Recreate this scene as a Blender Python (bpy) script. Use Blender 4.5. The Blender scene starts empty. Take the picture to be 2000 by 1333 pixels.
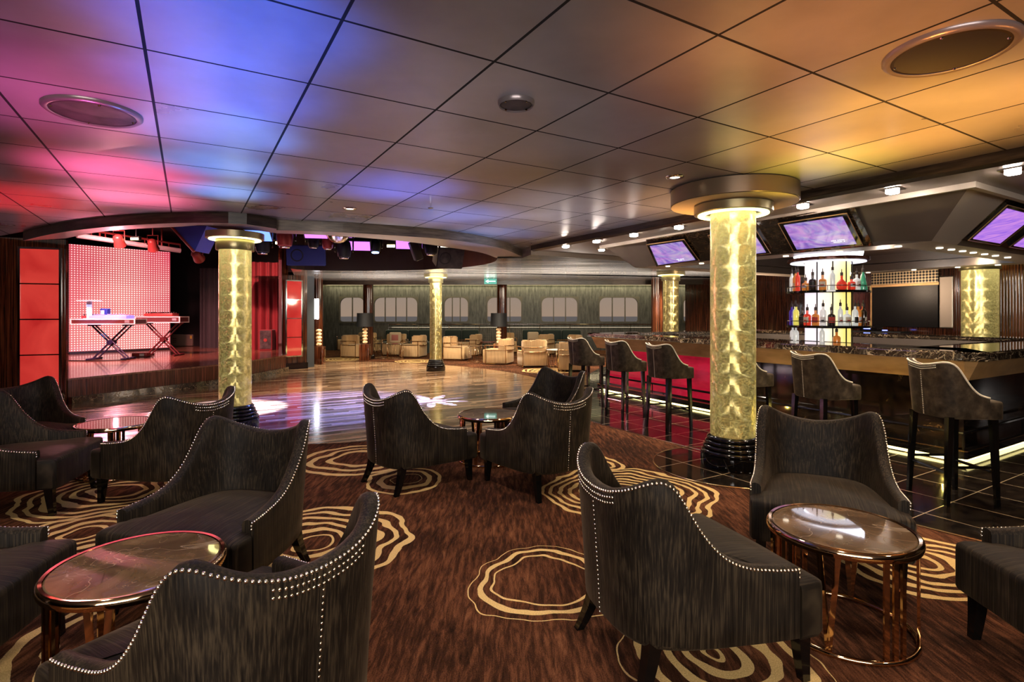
import bpy, bmesh, math, random
from mathutils import Vector, Matrix
random.seed(11)
S = bpy.context.scene
COL = S.collection
PI = math.pi
EYE = 1.45          # eye height of the photographer, metres
D1 = Vector((-.513, .858)); D2 = Vector((.858, .513))   # the two directions of the ceiling grid
CEIL = 2.66

# ------------------------------------------------------------------ helpers
def lin(c):
    return tuple((x/12.92 if x <= .04045 else ((x+.055)/1.055)**2.4) for x in c)
def hexc(h):
    return lin(tuple(int(h[i:i+2], 16)/255 for i in (0, 2, 4)))
def ray(px, py):
    return Vector(((px-1000)/1058, 1.0, -(py-615)/1058))
def at(px, py, z):
    d = ray(px, py); t = (z-EYE)/d.z
    return Vector((d.x*t, t))
def hit(px, py, p, n):
    o = Vector((0, 0, EYE)); d = ray(px, py)
    return o + d*((Vector(p)-o).dot(n)/d.dot(n))

class NT:
    def __init__(s, m):
        s.m = m; s.t = m.node_tree; s.n = s.t.nodes; s.l = s.t.links
    def a(s, typ, ins=None, **pr):
        nd = s.n.new('ShaderNode'+typ)
        for k, v in pr.items(): setattr(nd, k, v)
        for k, v in (ins or {}).items(): s.set(nd, k, v)
        return nd
    def set(s, nd, k, v):
        i = nd.inputs[k]
        if isinstance(v, bpy.types.NodeSocket): s.l.new(v, i)
        elif isinstance(v, bpy.types.Node): s.l.new(v.outputs[0], i)
        else:
            if hasattr(i.default_value, '__len__') and len(i.default_value) == 4 and len(v) == 3: v = (*v, 1)
            i.default_value = v
    def math(s, op, a, b=0.0, c=None):
        ins = {0: a, 1: b}
        if c is not None: ins[2] = c
        return s.a('Math', ins, operation=op).outputs[0]
    def coord(s, which='Object'):
        return s.a('TexCoord').outputs[which]
    def mapped(s, scale, rot=(0, 0, 0), loc=(0, 0, 0), which='Object'):
        return s.a('Mapping', {'Vector': s.coord(which), 'Scale': scale, 'Rotation': rot, 'Location': loc}).outputs[0]
    def noise(s, vec, scale=1, detail=3, rough=.5, dist=0):
        return s.a('TexNoise', {'Vector': vec, 'Scale': scale, 'Detail': detail, 'Roughness': rough, 'Distortion': dist}).outputs[0]
    def ramp(s, f, stops, interp='LINEAR'):
        nd = s.a('ValToRGB', {'Fac': f}); cr = nd.color_ramp; cr.interpolation = interp
        while len(cr.elements) < len(stops): cr.elements.new(.5)
        for e, (p, c) in zip(cr.elements, stops):
            e.position = p; e.color = (*c, 1) if len(c) == 3 else c
        return nd.outputs[0]
    def mix(s, f, a, b, blend='MIX'):
        nd = s.a('Mix', data_type='RGBA', blend_type=blend)
        s.set(nd, 0, f); s.set(nd, 6, a); s.set(nd, 7, b)
        return nd.outputs[2]
    def bump(s, h, strength=.2, dist=.01):
        return s.a('Bump', {'Height': h, 'Strength': strength, 'Distance': dist}).outputs[0]

def mat(name, color=(.5, .5, .5), rough=.5, metal=0, coat=0, em=None, es=0, sheen=0, spec=.5, trans=0, ior=1.45, build=None):
    m = bpy.data.materials.new(name); m.use_nodes = True
    b = m.node_tree.nodes['Principled BSDF']
    b.inputs['Base Color'].default_value = (*color, 1)
    b.inputs['Roughness'].default_value = rough
    b.inputs['Metallic'].default_value = metal
    b.inputs['Coat Weight'].default_value = coat
    b.inputs['Coat Roughness'].default_value = .05
    b.inputs['Specular IOR Level'].default_value = spec
    b.inputs['IOR'].default_value = ior
    b.inputs['Transmission Weight'].default_value = trans
    if sheen:
        b.inputs['Sheen Weight'].default_value = sheen
        b.inputs['Sheen Roughness'].default_value = .35
    if em:
        b.inputs['Emission Color'].default_value = (*em, 1)
        b.inputs['Emission Strength'].default_value = es
    if build: build(NT(m), b)
    return m

def obj(name, bm, m, parent=None, smooth=False, loc=None, angle=None):
    me = bpy.data.meshes.new(name)
    bmesh.ops.recalc_face_normals(bm, faces=bm.faces)
    bm.to_mesh(me); bm.free()
    if smooth:
        for p in me.polygons: p.use_smooth = True
        if angle is not None:
            try: me.set_sharp_from_angle(angle=math.radians(angle))
            except Exception: pass
    me.materials.append(m)
    o = bpy.data.objects.new(name, me); COL.objects.link(o)
    if parent: o.parent = parent
    if loc is not None: o.location = loc
    return o
def tag(o, label, cat, group=None):
    o['label'] = label; o['category'] = cat
    if group: o['group'] = group
    return o
def thing(name, label, cat, loc=(0, 0, 0), rz=0, group=None):
    o = bpy.data.objects.new(name, None); COL.objects.link(o)
    o.empty_display_size = .1
    o.location = loc; o.rotation_euler = (0, 0, rz)
    return tag(o, label, cat, group)
def dup(root, loc, rz, label, group=None, tree=True):
    r = root.copy(); COL.objects.link(r); r.location = loc; r.rotation_euler = (0, 0, rz)
    r['label'] = label
    if group: r['group'] = group
    for ch in list(root.children):
        c = ch.copy(); COL.objects.link(c); c.parent = r
        for g in list(ch.children):
            d = g.copy(); COL.objects.link(d); d.parent = c
    return r
def struct(name, bm, m, parent=None, smooth=False, angle=None):
    o = obj(name, bm, m, parent, smooth, angle=angle)
    if parent is None: o['kind'] = 'structure'
    return o
def face_rz(f): return math.atan2(-f[0], f[1])

def B(): return bmesh.new()
def box(bm, c, s, rz=0, bev=0, M4=None, seg=2):
    r = bmesh.ops.create_cube(bm, size=1)
    M = Matrix.Translation(c) @ Matrix.Rotation(rz, 4, 'Z') @ Matrix.Diagonal((s[0], s[1], s[2], 1))
    if M4 is not None: M = M4 @ M
    bmesh.ops.transform(bm, matrix=M, verts=r['verts'])
    if bev:
        es = list({e for v in r['verts'] for e in v.link_edges})
        bmesh.ops.bevel(bm, geom=es, offset=bev, segments=seg, affect='EDGES', profile=.5)
def tube(bm, p0, p1, r0, r1=None, seg=8, caps=True):
    p0 = Vector(p0); p1 = Vector(p1); r1 = r0 if r1 is None else r1
    z = (p1-p0).normalized(); x = z.orthogonal().normalized(); y = z.cross(x)
    a = []; b = []
    for i in range(seg):
        t = 2*PI*(i+.5)/seg; d = x*math.cos(t)+y*math.sin(t)
        a.append(bm.verts.new(p0+d*r0)); b.append(bm.verts.new(p1+d*r1))
    for i in range(seg):
        j = (i+1) % seg; bm.faces.new((a[i], a[j], b[j], b[i]))
    if caps: bm.faces.new(a[::-1]); bm.faces.new(b)
def path(bm, pts, r, seg=8, closed=False):
    pts = [Vector(p) for p in pts]; n = len(pts); rings = []
    up = Vector((0, 0, 1))
    for i, p in enumerate(pts):
        if closed: t = pts[(i+1) % n]-pts[i-1]
        else: t = pts[min(i+1, n-1)]-pts[max(i-1, 0)]
        t.normalize()
        x = t.cross(up)
        if x.length < .05: x = t.cross(Vector((1, 0, 0)))
        x.normalize(); y = x.cross(t)
        rings.append([bm.verts.new(p+(x*math.cos(2*PI*k/seg)+y*math.sin(2*PI*k/seg))*r) for k in range(seg)])
    for i in range(n if closed else n-1):
        a = rings[i]; b = rings[(i+1) % n]
        for k in range(seg):
            j = (k+1) % seg; bm.faces.new((a[k], a[j], b[j], b[k]))
    if not closed: bm.faces.new(rings[0][::-1]); bm.faces.new(rings[-1])
def lathe(bm, prof, seg=32, c=(0, 0, 0), caps=True):
    rings = []
    for r, z in prof:
        rings.append([bm.verts.new((c[0]+r*math.cos(2*PI*k/seg), c[1]+r*math.sin(2*PI*k/seg), c[2]+z)) for k in range(seg)])
    for a, b in zip(rings, rings[1:]):
        for k in range(seg):
            j = (k+1) % seg; bm.faces.new((a[k], a[j], b[j], b[k]))
    if caps:
        bm.faces.new(rings[0][::-1]); bm.faces.new(rings[-1])
def prism(bm, poly, z0, z1):
    a = [bm.verts.new((p[0], p[1], z0)) for p in poly]; b = [bm.verts.new((p[0], p[1], z1)) for p in poly]
    n = len(poly)
    for i in range(n):
        j = (i+1) % n; bm.faces.new((a[i], a[j], b[j], b[i]))
    bm.faces.new(a[::-1]); bm.faces.new(b)
def flat(bm, poly, z):
    bm.faces.new([bm.verts.new((p[0], p[1], z)) for p in poly])
def band(bm, pa, za, pb, zb, closed=True):
    a = [bm.verts.new((p[0], p[1], za)) for p in pa]; b = [bm.verts.new((p[0], p[1], zb)) for p in pb]
    n = len(pa)
    for i in range(n if closed else n-1):
        j = (i+1) % n; bm.faces.new((a[i], a[j], b[j], b[i]))
def ringprism(bm, po, pi, z0, z1):
    band(bm, po, z0, po, z1); band(bm, pi, z0, pi, z1); band(bm, po, z1, pi, z1); band(bm, po, z0, pi, z0)
    bmesh.ops.remove_doubles(bm, verts=bm.verts, dist=1e-5)
def inset(poly, d):
    """Move every side of a polygon inwards by d (the winding may go either way)."""
    n = len(poly); P = [Vector(p) for p in poly]
    area = sum(P[i].x*P[(i+1) % n].y-P[(i+1) % n].x*P[i].y for i in range(n))
    sg = 1 if area > 0 else -1; out = []
    for i in range(n):
        e0 = (P[i]-P[i-1]).normalized(); e1 = (P[(i+1) % n]-P[i]).normalized()
        n0 = Vector((-e0.y, e0.x))*sg; n1 = Vector((-e1.y, e1.x))*sg
        k = (n0+n1); k = k/(1+n0.dot(n1)); out.append(P[i]+k*d)
    return out
def ball(bm, c, r, u=6, v=4, sx=1, sy=1, sz=1):
    q = bmesh.ops.create_uvsphere(bm, u_segments=u, v_segments=v, radius=r)
    bmesh.ops.transform(bm, matrix=Matrix.Translation(c) @ Matrix.Diagonal((sx, sy, sz, 1)), verts=q['verts'])
def interp(tab, x):
    for (x0, y0), (x1, y1) in zip(tab, tab[1:]):
        if x <= x1:
            t = (x-x0)/(x1-x0); t = max(0, min(1, t))
            return y0+(y1-y0)*t
    return tab[-1][1]
def smooth_tab(tab, x, w=.04):
    return sum(interp(tab, min(max(x+k*w, tab[0][0]), tab[-1][0])) for k in (-1, -.5, 0, .5, 1))/5
def catmull(pts, n):
    P = [Vector(p) for p in pts]; P = [P[0]*2-P[1]]+P+[P[-1]*2-P[-2]]; out = []
    m = len(P)-3
    for i in range(m):
        for k in range(n):
            t = k/n; a, b, c, d = P[i:i+4]
            out.append(.5*((2*b)+(c-a)*t+(2*a-5*b+4*c-d)*t*t+(-a+3*b-3*c+d)*t**3))
    out.append(P[-2]); return out
def resample(pts, n):
    L = [0]
    for a, b in zip(pts, pts[1:]): L.append(L[-1]+(b-a).length)
    out = []; j = 0
    for k in range(n+1):
        s = L[-1]*k/n
        while j < len(pts)-2 and L[j+1] < s: j += 1
        t = (s-L[j])/max(L[j+1]-L[j], 1e-9); out.append(pts[j].lerp(pts[j+1], min(max(t, 0), 1)))
    return out
# ------------------------------------------------------------------ materials
def velvet(scale, c0, c1, c2):
    def f(n, b):
        v = n.noise(n.mapped(scale), 1, 3, .6)
        w = n.noise(n.coord(), 5.5, 2, .5, .6)
        k = n.math('ADD', n.math('MULTIPLY', v, .75), n.math('MULTIPLY', w, .3))
        c = n.ramp(k, [(.36, c0), (.52, c1), (.68, c2)])
        n.set(b, 'Base Color', c); n.set(b, 'Normal', n.bump(v, .35, .006))
        n.set(b, 'Sheen Tint', (.6, .42, .26, 1))
    return f
V0, V1, V2 = (.003, .002, .0012), (.0135, .0094, .0058), (.052, .037, .021)
M_shell = mat('velvet_shell', rough=.6, sheen=.16, spec=.2, build=velvet((150, 150, 3), V0, V1, V2))
M_seat = mat('velvet_seat', rough=.6, sheen=.14, spec=.2, build=velvet((150, 4, 4), V0, V1, V2))
M_stool = mat('stool_suede', rough=.65, sheen=.35, spec=.2, build=velvet((14, 14, 12), (.016, .011, .0065), (.042, .03, .018), (.085, .062, .037)))
M_pipe = mat('cream_piping', hexc('e6d9bd'), .4, spec=.5)
M_nail = mat('nail_head', (.86, .78, .62), .18, 1)
M_leg = mat('black_lacquer', (.004, .0035, .003), .12, spec=.6)
M_gold = mat('rose_gold_metal', (.72, .47, .26), .07, 1)
M_chrome = mat('chrome', (.78, .76, .73), .08, 1)
M_black = mat('matte_black', (.006, .006, .007), .55)
M_blackgloss = mat('black_gloss', (.006, .005, .005), .06, spec=.7)
M_dark = mat('dark_brown_panel', (.018, .011, .008), .35)
M_void = mat('dark_void', (.006, .004, .005), .8)

def marble(dark, mid, vein, sc, spec_sharp=.012):
    def f(n, b):
        v = n.coord()
        w = n.noise(v, 2.2*sc, 4, .6, 1.2)
        base = n.ramp(w, [(.32, dark), (.55, mid), (.75, tuple(min(1, x*1.7) for x in mid))])
        q = n.noise(v, 1.6*sc, 3, .5, .7)
        d = n.math('ABSOLUTE', n.math('SUBTRACT', q, .5))
        ln = n.ramp(d, [(0, (1, 1, 1)), (spec_sharp, (0, 0, 0))])
        q2 = n.noise(n.mapped((1, 1, 1), loc=(3.1, 5.2, 1)), 3.1*sc, 3, .5, 1.0)
        d2 = n.math('ABSOLUTE', n.math('SUBTRACT', q2, .5))
        ln2 = n.ramp(d2, [(0, (.6, .6, .6)), (spec_sharp*.7, (0, 0, 0))])
        m = n.math('MAXIMUM', ln, ln2)
        n.set(b, 'Base Color', n.mix(m, base, (*vein, 1)))
    return f
M_table = mat('brown_marble', rough=.035, spec=.9, ior=1.75, build=marble((.07, .04, .022), (.19, .115, .06), (.42, .32, .22), 1.7, .004))
M_bartop = mat('emperador_marble', rough=.06, spec=.9, ior=1.7, build=marble((.008, .005, .004), (.035, .022, .013), (.42, .32, .2), 4.5, .02))
M_marbleback = mat('dark_marble_band', rough=.07, spec=.8, build=marble((.012, .007, .005), (.05, .03, .018), (.25, .17, .1), 5, .02))

def wood(c0, c1, c2, sc=(45, 45, 1.2), bump=.05):
    def f(n, b):
        v = n.noise(n.mapped(sc), 1, 3, .6)
        n.set(b, 'Base Color', n.ramp(v, [(.33, c0), (.5, c1), (.68, c2)]))
        n.set(b, 'Normal', n.bump(v, bump, .01))
    return f
M_wood = mat('macassar_wood', rough=.12, coat=.6, build=wood((.012, .004, .002), (.075, .02, .008), (.19, .055, .02)))
M_riser = mat('stage_front_wood', rough=.25, build=wood((.014, .005, .003), (.1, .024, .012), (.22, .06, .035)))
M_stagefloor = mat('stage_boards', rough=.18, coat=.3, build=wood((.12, .05, .03), (.2, .085, .05), (.27, .12, .075), (3, 20, 3), .0))
M_copper = mat('brushed_copper', (.5, .29, .17), .34, .45, build=lambda n, b: (
    n.set(b, 'Base Color', n.ramp(n.noise(n.mapped((3, 3, 9)), 1, 3), [(.3, (.55, .31, .13)), (.7, (.8, .5, .23))])),))
M_steel = mat('brushed_steel', (.34, .3, .26), .38, .9)

def parquet(n, b):
    ang = math.atan2(D2.y, D2.x)
    v = n.mapped((1, 1, 1), rot=(0, 0, -ang))
    s = n.a('SeparateXYZ', {0: v}); x, y = s.outputs[0], s.outputs[1]
    row = n.math('FLOOR', n.math('DIVIDE', y, .075))
    off = n.a('TexWhiteNoise', {'W': row}, noise_dimensions='1D').outputs[0]
    seg = n.math('FLOOR', n.math('ADD', n.math('DIVIDE', x, .9), n.math('MULTIPLY', off, 7)))
    cell = n.a('CombineXYZ', {0: seg, 1: row})
    rnd = n.a('TexWhiteNoise', {'Vector': cell}, noise_dimensions='2D').outputs[0]
    gr = n.noise(n.a('Mapping', {'Vector': v, 'Scale': (4, 60, 1)}), 1, 3, .6)
    k = n.math('ADD', n.math('MULTIPLY', rnd, .6), n.math('MULTIPLY', gr, .45))
    n.set(b, 'Base Color', n.ramp(k, [(.2, (.07, .03, .014)), (.5, (.25, .125, .06)), (.85, (.58, .38, .22))]))
    n.set(b, 'Roughness', n.ramp(k, [(.2, (.13,)*3), (.8, (.24,)*3)]))
M_parquet = mat('parquet', rough=.2, spec=.6, coat=.35, ior=1.5, build=parquet)
M_parquet.node_tree.nodes['Principled BSDF'].inputs['Coat Roughness'].default_value = .09

def tilefloor(n, b):
    ang = math.atan2(D2.y, D2.x)
    v = n.mapped((1, 1, 1), rot=(0, 0, -ang))
    s = n.a('SeparateXYZ', {0: v}); ms = []
    for ax in (0, 1):
        fr = n.math('FRACT', n.math('DIVIDE', s.outputs[ax], .46))
        ms.append(n.math('LESS_THAN', fr, .014))
    m = n.math('MAXIMUM', *ms)
    w = n.noise(n.coord(), 9, 5, .7)
    base = n.ramp(w, [(.35, (.004, .003, .003)), (.6, (.022, .015, .01)), (.8, (.06, .04, .025))])
    n.set(b, 'Base Color', n.mix(m, base, (.5, .36, .2, 1)))
    n.set(b, 'Roughness', n.math('MULTIPLY_ADD', m, .2, .08))
M_tile = mat('black_marble_tiles', rough=.08, spec=.9, build=tilefloor)
M_brass = mat('brass_strip', (.75, .5, .25), .25, 1)
M_cream = mat('cream_trim', (.6, .47, .26), .5)

# carpet: contour-line medallions woven into a streaked brown ground
def medal(px, py, r, r0, pitch, sx=1.0, seed=0.0):
    p = at(px, py, 0); return (p.x, p.y, r, r0, pitch, sx, seed)
MEDALS = [medal(700, 897, .62, .22, .13, 1, 0), medal(790, 938, .34, .14, .10, 1, 3), medal(1225, 962, .70, .12, .082, 1, 5),
          medal(1158, 905, .3, .08, .08, 1, 7), medal(1065, 1135, .42, .27, .082, 1, 9), medal(1390, 1268, .43, .03, .105, 1, 11),
          medal(610, 1060, .62, .12, .095, 1, 13), medal(230, 960, .72, .15, .09, 1, 15), medal(150, 1045, .4, .1, .09, 1, 17),
          medal(1800, 1100, .5, .06, .085, 1, 19), medal(290, 1230, .5, .28, .11, 1, 21), medal(1560, 985, .35, .15, .09, 1, 23),
          (-6.5, 3.6, .7, .12, .09, 1, 25), (-4.6, 3.0, .6, .15, .1, 1, 27), (-2.5, .4, .7, .1, .1, 1, 29), (1.6, .7, .7, .1, .1, 1, 31),
          (-5.6, 17.6, .8, .1, .12, 1, 33), (-3.0, 16.9, .7, .1, .12, 1, 35), (.9, 14.0, .7, .1, .12, 1, 37)]
def carpet(n, b):
    obc = n.coord()
    st = n.noise(n.mapped((34, 5, 1), rot=(0, 0, .95)), 1, 6, .72, .4)
    fine = n.noise(obc, 190, 2, .7)
    big = n.noise(obc, 1.3, 3, .5)
    k = n.math('ADD', n.math('MULTIPLY', st, .72), n.math('ADD', n.math('MULTIPLY', fine, .28), n.math('MULTIPLY', n.math('SUBTRACT', big, .5), .35)))
    base = n.ramp(k, [(.33, (.009, .004, .002)), (.47, (.055, .02, .009)), (.58, (.16, .058, .025)), (.75, (.32, .14, .06))])
    dn = n.a('TexNoise', {'Vector': obc, 'Scale': 2.6, 'Detail': 2.0, 'Roughness': .45})
    disp = n.a('VectorMath', {0: dn.outputs['Color'], 1: (.5, .5, .5)}, operation='SUBTRACT').outputs[0]
    disp = n.a('VectorMath', {0: disp, 1: (.26, .26, 0)}, operation='MULTIPLY').outputs[0]
    pos = n.a('VectorMath', {0: obc, 1: disp}, operation='ADD').outputs[0]
    edge = n.math('MULTIPLY', n.math('SUBTRACT', n.noise(obc, 60, 2), .5), .22)
    tot = None
    for (x, y, r, r0, p, sx, sd) in MEDALS:
        d = n.a('VectorMath', {0: pos, 1: (x, y, 0)}, operation='DISTANCE').outputs['Value']
        wv = n.math('SINE', n.math('MULTIPLY', d, 2*PI/p))
        on = n.math('GREATER_THAN', n.math('ADD', wv, edge), .22)
        inn = n.math('MULTIPLY', n.math('LESS_THAN', d, r), n.math('GREATER_THAN', d, r0))
        v = n.math('MULTIPLY', on, inn)
        tot = v if tot is None else n.math('MAXIMUM', tot, v)
    gold = n.ramp(fine, [(.3, (.62, .38, .12)), (.7, (1, .72, .32))])
    n.set(b, 'Base Color', n.mix(tot, base, gold))
    n.set(b, 'Normal', n.bump(n.math('ADD', fine, n.math('MULTIPLY', tot, .6)), .5, .008))
M_carpet = mat('patterned_carpet', rough=.95, spec=.1, build=carpet)

# satin metal ceiling tiles with dark open joints
TILE = .712
V0P = Vector((-.0856, 2.586))
def ceiling(n, b):
    ang = math.atan2(D2.y, D2.x)
    ox = V0P.dot(D2); oy = V0P.dot(D1)
    g = n.a('NewGeometry').outputs['Position']
    s = n.a('SeparateXYZ', {0: g}); X, Y = s.outputs[0], s.outputs[1]
    u = n.math('SUBTRACT', n.math('ADD', n.math('MULTIPLY', X, D2.x), n.math('MULTIPLY', Y, D2.y)), ox)
    v = n.math('SUBTRACT', n.math('ADD', n.math('MULTIPLY', X, D1.x), n.math('MULTIPLY', Y, D1.y)), oy)
    ms = []; ids = []
    for q in (u, v):
        qq = n.math('DIVIDE', q, TILE)
        fr = n.math('FRACT', n.math('ADD', qq, .008)); ids.append(n.math('FLOOR', n.math('ADD', qq, .008)))
        ms.append(n.math('LESS_THAN', fr, .021))
    m = n.math('MAXIMUM', *ms)
    cell = n.a('CombineXYZ', {0: ids[0], 1: ids[1]})
    rnd = n.a('TexWhiteNoise', {'Vector': cell}, noise_dimensions='2D')
    cl = n.noise(g, 1.6, 4, .55)
    k = n.math('ADD', n.math('MULTIPLY', cl, .8), n.math('MULTIPLY', rnd.outputs[0], .22))
    n.set(b, 'Base Color', n.mix(m, n.ramp(k, [(.3, (.27, .265, .275)), (.8, (.45, .445, .465))]), (.004, .004, .005, 1)))
    n.set(b, 'Roughness', n.math('MAXIMUM', n.ramp(k, [(.3, (.27,)*3), (.8, (.38,)*3)]), n.math('MULTIPLY', m, .9)))
    n.set(b, 'Metallic', n.math('MULTIPLY_ADD', m, -.4, .4))
    tilt = n.a('VectorMath', {0: rnd.outputs[1], 1: (.5, .5, .5)}, operation='SUBTRACT').outputs[0]
    tilt = n.a('VectorMath', {0: tilt, 1: (.035, .035, 0)}, operation='MULTIPLY').outputs[0]
    nn = n.a('VectorMath', {0: n.a('NewGeometry').outputs['Normal'], 1: tilt}, operation='ADD').outputs[0]
    nn = n.a('VectorMath', {0: nn}, operation='NORMALIZE').outputs[0]
    bp = n.a('Bump', {'Height': n.math('SUBTRACT', n.math('MULTIPLY', n.noise(g, 2.3, 3), .4), m), 'Strength': .12, 'Distance': .02, 'Normal': nn})
    n.set(b, 'Normal', bp)
M_ceil = mat('satin_metal_tiles', rough=.3, metal=.75, build=ceiling)
M_soffit = mat('soffit_paint', (.3, .25, .21), .35, .2)
M_fascia = mat('dark_fascia_wood', rough=.3, build=wood((.012, .008, .006), (.03, .02, .014), (.06, .04, .026), (3, 3, 30), 0))
M_fascia2 = mat('warm_fascia_wood', rough=.3, build=wood((.09, .07, .055), (.16, .125, .095), (.24, .19, .15), (3, 3, 30), 0))
M_canopy = mat('taupe_canopy_metal', (.15, .12, .1), .36, .2, build=lambda n, b: (
    n.set(b, 'Base Color', n.ramp(n.noise(n.coord(), 1.2, 3), [(.3, (.2, .16, .13)), (.75, (.34, .28, .235))])),))
M_canopylt = mat('pale_canopy_metal', (.74, .64, .53), .42, .1)
def farceil(n, b):
    v = n.noise(n.mapped((.5, 7, 1)), 1, 3)
    n.set(b, 'Base Color', n.ramp(v, [(.3, (.4, .37, .34)), (.7, (.7, .66, .62))]))
    n.set(b, 'Roughness', n.ramp(v, [(.3, (.12,)*3), (.7, (.25,)*3)]))
M_farceil = mat('glossy_strip_ceiling', rough=.18, metal=.7, build=farceil)

# gold columns: circle-brushed discs under clear lacquer
def goldcol(n, b):
    s = n.a('SeparateXYZ', {0: n.coord()})
    th = n.math('ARCTAN2', s.outputs[1], s.outputs[0])
    u = n.math('MULTIPLY', th, .225); z = s.outputs[2]
    row = n.math('DIVIDE', z, .2)
    fl_ = n.math('FLOOR', row)
    uo = n.math('ADD', n.math('DIVIDE', u, .2356), n.math('MULTIPLY', n.math('MODULO', fl_, 2.0), .0))
    fu = n.math('SUBTRACT', n.math('FRACT', uo), .5); fv = n.math('SUBTRACT', n.math('FRACT', row), .5)
    nz = n.a('TexNoise', {'Vector': n.coord(), 'Scale': 9, 'Detail': 4})
    jit = n.math('MULTIPLY', n.math('SUBTRACT', nz.outputs[0], .5), .5)
    ang = n.math('ARCTAN2', n.math('ADD', n.math('MULTIPLY', fv, .2), n.math('MULTIPLY', jit, .06)), n.math('MULTIPLY', fu, .2356))
    rot = n.math('DIVIDE', ang, 2*PI)
    n.set(b, 'Anisotropic', .93); n.set(b, 'Anisotropic Rotation', rot)
    n.set(b, 'Tangent', n.a('Tangent', direction_type='RADIAL', axis='Z'))
    cl = n.noise(n.coord(), 14, 5, .7, 1.5)
    n.set(b, 'Base Color', n.ramp(cl, [(.3, (.42, .33, .09)), (.5, (.7, .6, .24)), (.7, (.9, .82, .45))]))
    # emission paints in filament highlights and the collar's light, stronger towards the top
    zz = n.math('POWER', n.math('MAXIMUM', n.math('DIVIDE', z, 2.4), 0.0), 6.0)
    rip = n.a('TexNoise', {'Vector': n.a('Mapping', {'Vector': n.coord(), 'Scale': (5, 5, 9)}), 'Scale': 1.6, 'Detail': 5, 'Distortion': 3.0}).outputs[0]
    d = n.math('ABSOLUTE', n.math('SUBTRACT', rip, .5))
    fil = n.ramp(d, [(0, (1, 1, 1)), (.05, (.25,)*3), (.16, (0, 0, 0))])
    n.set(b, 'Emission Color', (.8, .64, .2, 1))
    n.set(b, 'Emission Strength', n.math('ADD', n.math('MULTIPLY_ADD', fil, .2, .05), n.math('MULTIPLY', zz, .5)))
def dimcol(n, b):
    goldcol(n, b); b.inputs['Emission Strength'].default_value = 0
    for l in list(b.inputs['Emission Strength'].links): n.l.remove(l)
    b.inputs['Emission Strength'].default_value = .035  # far columns get only a faint, even painted glow
M_dimcol = mat('dim_gold_column', (.4, .33, .15), .33, .9, coat=.5, build=dimcol)
M_grilledark = mat('dark_speaker_grille', (.012, .006, .004), .5)
M_goldcol = mat('gold_column', (.7, .55, .15), .33, .9, coat=.3, build=goldcol)

# light sources
def emi(name, c, s): return mat(name, (.02, .02, .02), .5, em=c, es=s)
M_ringglow = emi('collar_light', (1, .9, .36), 3.2)
M_down = emi('downlight_lens', (1, .86, .74), 60)
M_smalldown = emi('small_downlight_lens', (1, .85, .65), 2.2)
M_led = emi('yellow_led_strip', (1, .83, .32), 3.5)
M_cove = emi('cove_light', (1, .93, .45), 5)
M_purple = emi('purple_panel_light', (.62, .16, 1), 1.3)
M_bluelens = emi('blue_white_lens', (.25, .4, 1), 25)
M_warmlens = emi('warm_white_lens', (1, .72, .3), 9)
M_sconce = emi('sconce_glow', (.9, .95, 1), 6)
M_crystal = mat('lit_crystal', (.8, .6, .4), .1, em=(1, .5, .16), es=1.2, build=lambda n, b: (
    n.set(b, 'Emission Strength', n.ramp(n.a('TexVoronoi', {'Vector': n.coord(), 'Scale': 14}).outputs[0], [(.1, (1.1, 1.1, 1.1)), (.5, (.06,)*3)])),))
def ledwall(n, b):
    s = n.a('SeparateXYZ', {0: n.coord()}); q = []
    P = .062
    for ax in (0, 2):
        f = n.math('SUBTRACT', n.math('FRACT', n.math('DIVIDE', s.outputs[ax], P)), .5); q.append(n.math('MULTIPLY', f, f))
    d = n.math('SQRT', n.math('ADD', *q))
    dot = n.ramp(d, [(.17, (1, 1, 1)), (.3, (0, 0, 0))])
    g = n.math('MULTIPLY_ADD', s.outputs[2], .16, 0)
    side = n.math('ABSOLUTE', n.math('DIVIDE', s.outputs[0], 1.35))
    pk = n.math('MULTIPLY_ADD', n.noise(n.coord(), .9, 2), .6, n.math('MULTIPLY', side, .35))
    pk = n.math('ADD', pk, n.math('MULTIPLY', g, .6))
    bg = n.ramp(pk, [(.35, (.85, .27, .25)), (.95, (.8, .05, .1))])
    dc = n.ramp(pk, [(.4, (1, .78, .68)), (1.0, (1, .3, .34))])
    n.set(b, 'Emission Color', n.mix(dot, bg, dc)); n.set(b, 'Emission Strength', n.math('MULTIPLY_ADD', dot, .75, .5))
    n.set(b, 'Base Color', (.1, .07, .07, 1))
M_ledwall = mat('led_wall', rough=.5, build=ledwall)
def redglass(n, b):
    v = n.noise(n.coord(), 1.3, 3, .5, .8)
    n.set(b, 'Emission Color', n.ramp(v, [(.3, (.5, .02, .018)), (.7, (.8, .07, .05))])); n.set(b, 'Emission Strength', .5)
M_redglass = mat('red_lit_glass', (.3, .02, .02), .05, spec=.7, coat=.8, build=redglass)
def tvpic(n, b):
    v = n.noise(n.coord(), 3.2, 4, .5, 2.2); w = n.noise(n.mapped((1, 1, 1), loc=(4, 2, 1)), 5, 2, .5, 1)
    n.set(b, 'Emission Color', n.mix(n.ramp(w, [(.4, (0, 0, 0)), (.75, (.45,)*3)]), n.ramp(v, [(.3, (.13, .08, .4)), (.5, (.3, .22, .55)), (.7, (.46, .42, .52))]), (.7, .2, .62, 1)))
    n.set(b, 'Emission Strength', .7)
M_tv = mat('purple_screen', (.01, .01, .02), .1, build=tvpic)
def tvpink(n, b):
    v = n.noise(n.mapped((1, 4, 1)), 2.5, 4, .5, 1.5)
    n.set(b, 'Emission Color', n.ramp(v, [(.3, (.24, .1, .6)), (.55, (.42, .18, .62)), (.75, (.6, .25, .58))])); n.set(b, 'Emission Strength', .8)
M_tvpink = mat('violet_screen', (.01, .01, .02), .1, build=tvpink)
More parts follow.
